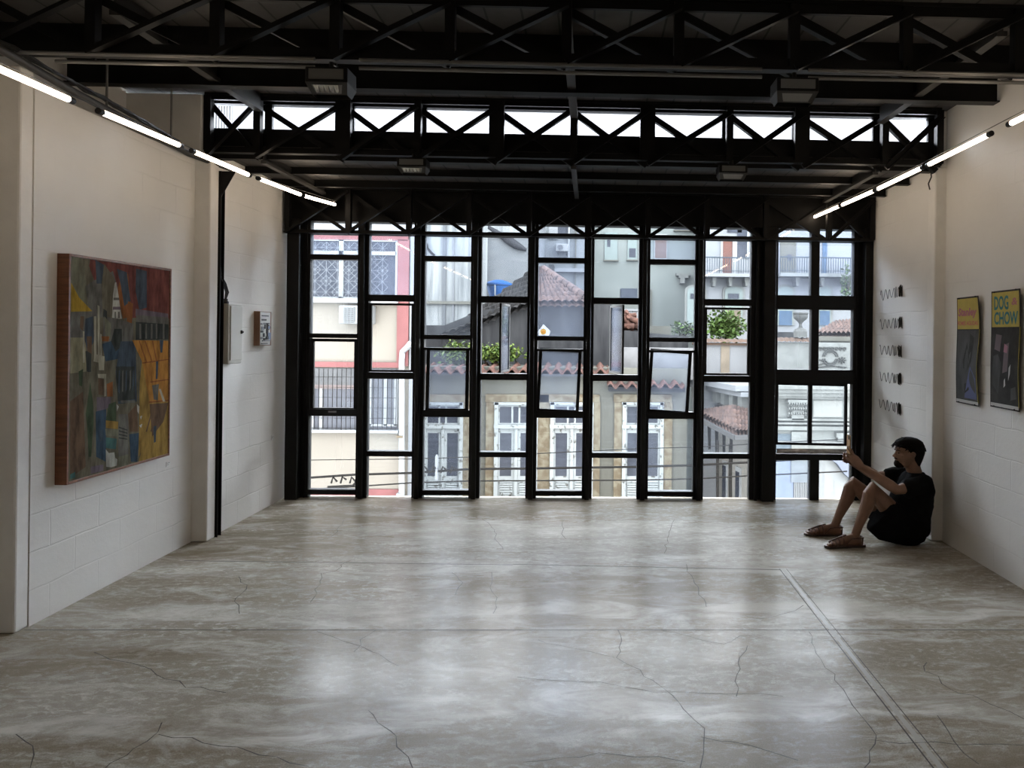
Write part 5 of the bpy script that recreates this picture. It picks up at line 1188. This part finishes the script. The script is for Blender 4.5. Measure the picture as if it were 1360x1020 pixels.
# --- side street house with the tiled canopy, seen in the eighth bay
Ys = 16.0
b = bld('side_house', 965, Ys, 'cream side-street house with a sloping cornice and a red tiled canopy')
m = MB(); p0 = at(924, 560, Y=19.5); p1 = at(1000, 560, Y=Ys)
ztop0, ztop1 = at(924, 500, Y=19.5).z, at(1000, 512, Y=Ys).z
m.prism([(p0.x, 19.5, GZ), (p1.x, Ys, GZ), (p1.x, Ys, ztop1), (p0.x, 19.5, ztop0)], (.25, .4, 0)); m.build('wall', xp('warm_white_render', (.78, .74, .66), .8, var=.08, scale=2), b)
def along(u, z): return Vector((p0.x+(p1.x-p0.x)*u, 19.5+(Ys-19.5)*u, z))
nrm = Vector((-(Ys-19.5), (p1.x-p0.x), 0)).normalized(); nrm = nrm if nrm.y < 0 else -nrm
def slant(name, u0, u1, za0, zb0, za1, zb1, o_, mat, par=b):
    m = MB(); m.prism([along(u0, za0), along(u1, za1), along(u1, zb1), along(u0, zb0)], nrm*o_); return m.build(name, mat, par)
for (dz, h_, o_) in ((0, .12, .40), (-.14, .10, .28), (-.62, .07, .10)): slant('cornice', 0, 1, ztop0+dz-h_, ztop0+dz, ztop1+dz-h_, ztop1+dz, o_, WHW)
for k in range(7): slant('corbel', .06+.14*k, .12+.14*k, ztop0-.5+(ztop1-ztop0)*(.09+.14*k), ztop0-.18+(ztop1-ztop0)*(.09+.14*k), ztop0-.5+(ztop1-ztop0)*(.09+.14*k), ztop0-.18+(ztop1-ztop0)*(.09+.14*k), .2, STONE)
for k in range(4): slant('tall_window', .10+.22*k, .18+.22*k, -3.2, -1.2, -3.2, -1.2, .03, WHT); slant('pane', .115+.22*k, .165+.22*k, -3.1, -1.3, -3.1, -1.3, .05, DGL)
c_ = thing('tiled_canopy', at(965, 575, Y=15.2), 'red tiled canopy roof on timber brackets in the side street', 'canopy roof')
tile_slope(at(930, 553, Y=16.2), at(975, 577, Y=14.6), at(972, 543.5, Y=15.6), at(930, 549, Y=17.6), 11, 5, c_, TILEP, amp=.035); tile_slope(at(975, 577, Y=14.6), at(1002, 577, Y=14.8), at(1002, 551, Y=15.8), at(972, 543.5, Y=15.6), 6, 5, c_, TILEP, amp=.035)
m = MB(); m.bar(at(930, 557, Y=16.2), at(975, 581, Y=14.6), .06, .09); m.bar(at(975, 581, Y=14.6), at(1002, 580, Y=14.8), .06, .09); m.build('gutter_board', xp('grey_timber', (.24, .23, .22), .8), c_)
for k in range(4):
    u = .25+.22*k; q = at(930+45*u, 557+24*u, Y=16.2-1.6*u); m = MB(); m.bar(q, q+Vector((.1, .5, -.55)), .05, .06); m.bar(q+Vector((.1, .5, -.6)), q+Vector((.1, .5, .1)), .05, .06); m.build('bracket', IRON, c_)
m = MB(); m.bar(at(953, 585, Y=15), at(953, 700, Y=15), .05, .05); m.bar(at(970, 590, Y=15), at(970, 700, Y=15), .06, .06); m.build('post', IRON, c_)
# --- tall white block far behind, seen through the clerestory
b = bld('tall_block', 760, 36, 'tall stained white block far behind the street, seen through the clerestory')
m = MB(); c0, c1, _, _ = rc(60, 160, 1330, 200, 36); m.box(c0, c1, 36, 40, GZ, at(760, 118, Y=36).z); m.build('wall', xp('bleached_stained_render', (1.15, 1.15, 1.17), .85, c2=(.7, .7, .71), scale=3.2, stretch=(1, 1, .5), lo=.58, hi=.80), b)
m = MB()
for k in range(12): pbox(m, 268+k*3.6, 120, 269.6+k*3.6, 200, 35, .1, .02)
m.build('fluted_cladding', WSTAIN, b)
# --- street cables
YW = 11.0
def cable(pts, r_, label):
    m = MB(); P = [at(x, y, Y=YW) for x, y in pts]; m.tube(P, r_, 6); return tag(m.build('street_cable', IRON, smooth=40, loc=P[0]), label, 'cable', 'cables across the street')
cable([(330, 613), (412, 611), (550, 609.5), (624, 607), (700, 603), (775, 599.5), (860, 595.5), (920, 594), (995, 590), (1125, 583)], .006, 'thin street cable, uppermost of the three')
cable([(330, 640), (412, 634.4), (470, 630.5), (550, 628), (624, 623), (700, 622.3), (846, 620), (920, 618), (995, 614), (1125, 606)], .016, 'thick street cable, middle of the three')
cable([(330, 652), (412, 650), (490, 645), (550, 641), (624, 638.7), (700, 638.5), (846, 637.7), (920, 636), (995, 632), (1125, 626)], .010, 'street cable, lowest of the three')
cable([(1028, 612), (1071, 610), (1125, 607)], .006, 'thin short cable below the double window')
for k, (x, y, lab_) in enumerate(((580, 622, 'white insulator on the cables in front of the first tall door'), (459, 636, 'cluster of line fittings on the cables in front of the cream house'))):
    t = thing('cable_insulator', at(x, y, Y=YW), lab_, 'insulator'); c_ = at(x, y, Y=YW)
    s = YW/1020
    m = MB(); m.lathe([(.001, -16*s), (2*s, -15*s), (2.2*s, -5*s), (1.6*s, 0), (2.4*s, 3*s), (2.2*s, 15*s), (1*s, 18*s), (.001, 18*s)], c_, 12) if k == 0 else m.tube([c_+Vector((-.25, 0, -.12)), c_+Vector((.1, 0, -.10)), c_+Vector((.2, 0, .0))], .02, 8)
    m.build('insulator_body', xp('porcelain', (.62, .63, .64), .3) if k == 0 else IRON, t, smooth=40)
    m = MB()
    for q in range(4): m.tube([c_+Vector((-.2+.13*q, 0, -.06)), c_+Vector((-.17+.13*q, -.02, .03)), c_+Vector((-.12+.13*q, 0, -.04+.03*(q % 2)))], .014, 6)
    m.build('clamp', IRON, t, smooth=40)
# sticker on the middle window
st_ = thing('window_sticker', at(723, 444, Y=YF-.006), 'white diamond sticker with a yellow round mark on the middle window', 'sticker')
c_ = at(721.5, 441, Y=YF-.005); d_ = .065
m = MB(); m.poly([c_+Vector((0, 0, d_*1.25)), c_+Vector((d_*1.15, 0, .01)), c_+Vector((d_*.9, 0, -.035)), c_+Vector((-d_*.75, 0, -.035)), c_+Vector((-d_*.9, 0, 0))]); m.build('backing', paper_mat('sticker_white', (.8, .8, .78), .55), st_)
m = MB()
for r_, mi, o_ in ((.030, 0, .0013), (.018, 1, .0018), (.010, 0, .0022)): m.add([c_+Vector((r_*math.cos(t), -o_, r_*math.sin(t)+.004)) for t in [2*math.pi*k/20 for k in range(20)]], [tuple(range(20))], mi)
m.build('round_mark', [paper_mat('sticker_ochre', (.62, .42, .12), 1.0), paper_mat('sticker_cream', (.75, .70, .58), 1.0)], st_)

# ------------------------------------------------------------------ daylight
wd = bpy.data.worlds.new('overcast_sky'); sc.world = wd; wd.use_nodes = True
nt = wd.node_tree; nt.nodes.clear()
out = nt.nodes.new('ShaderNodeOutputWorld'); bg = nt.nodes.new('ShaderNodeBackground')
tc = nt.nodes.new('ShaderNodeTexCoord'); sp_ = nt.nodes.new('ShaderNodeSeparateXYZ'); nt.links.new(tc.outputs['Generated'], sp_.inputs[0])
nt.links.new(ramp(nt, sp_.outputs[2], [(.0, (1.08, 1.15, 1.22)), (.45, (1.12, 1.18, 1.26)), (.75, (.80, .88, .98)), (1, (.6, .68, .8))]), bg.inputs[0]); bg.inputs[1].default_value = 24.0
nt.links.new(bg.outputs[0], out.inputs[0])

# ------------------------------------------------------------------ camera
cam = bpy.data.cameras.new('camera'); co = bpy.data.objects.new('camera', cam); col.objects.link(co); sc.camera = co
cam.sensor_width = 36; cam.sensor_fit = 'HORIZONTAL'; cam.lens = 36*F_PX/1360
cam.shift_x = (680-CX)/1360; cam.shift_y = (CY-510)/1360
cam.clip_start = .05; cam.clip_end = 200
co.matrix_world = Matrix.Translation((0, 0, EYE)) @ Matrix.Rotation(YAW, 4, 'Z') @ Matrix.Rotation(R(90), 4, 'X') @ Matrix.Rotation(ROLL, 4, 'Z')
sc.view_settings.view_transform = 'Standard'; sc.view_settings.look = 'None'; sc.view_settings.gamma = 1; sc.view_settings.use_curve_mapping = False
sc.view_settings.exposure = 0.0
sc.cycles.use_denoising = True; sc.cycles.max_bounces = 12; sc.cycles.diffuse_bounces = 6; sc.cycles.transparent_max_bounces = 24; sc.cycles.glossy_bounces = 4
sc.cycles.sample_clamp_indirect = 6
for o in list(bpy.data.objects):
    if '_w' in o.keys(): del o['_w']
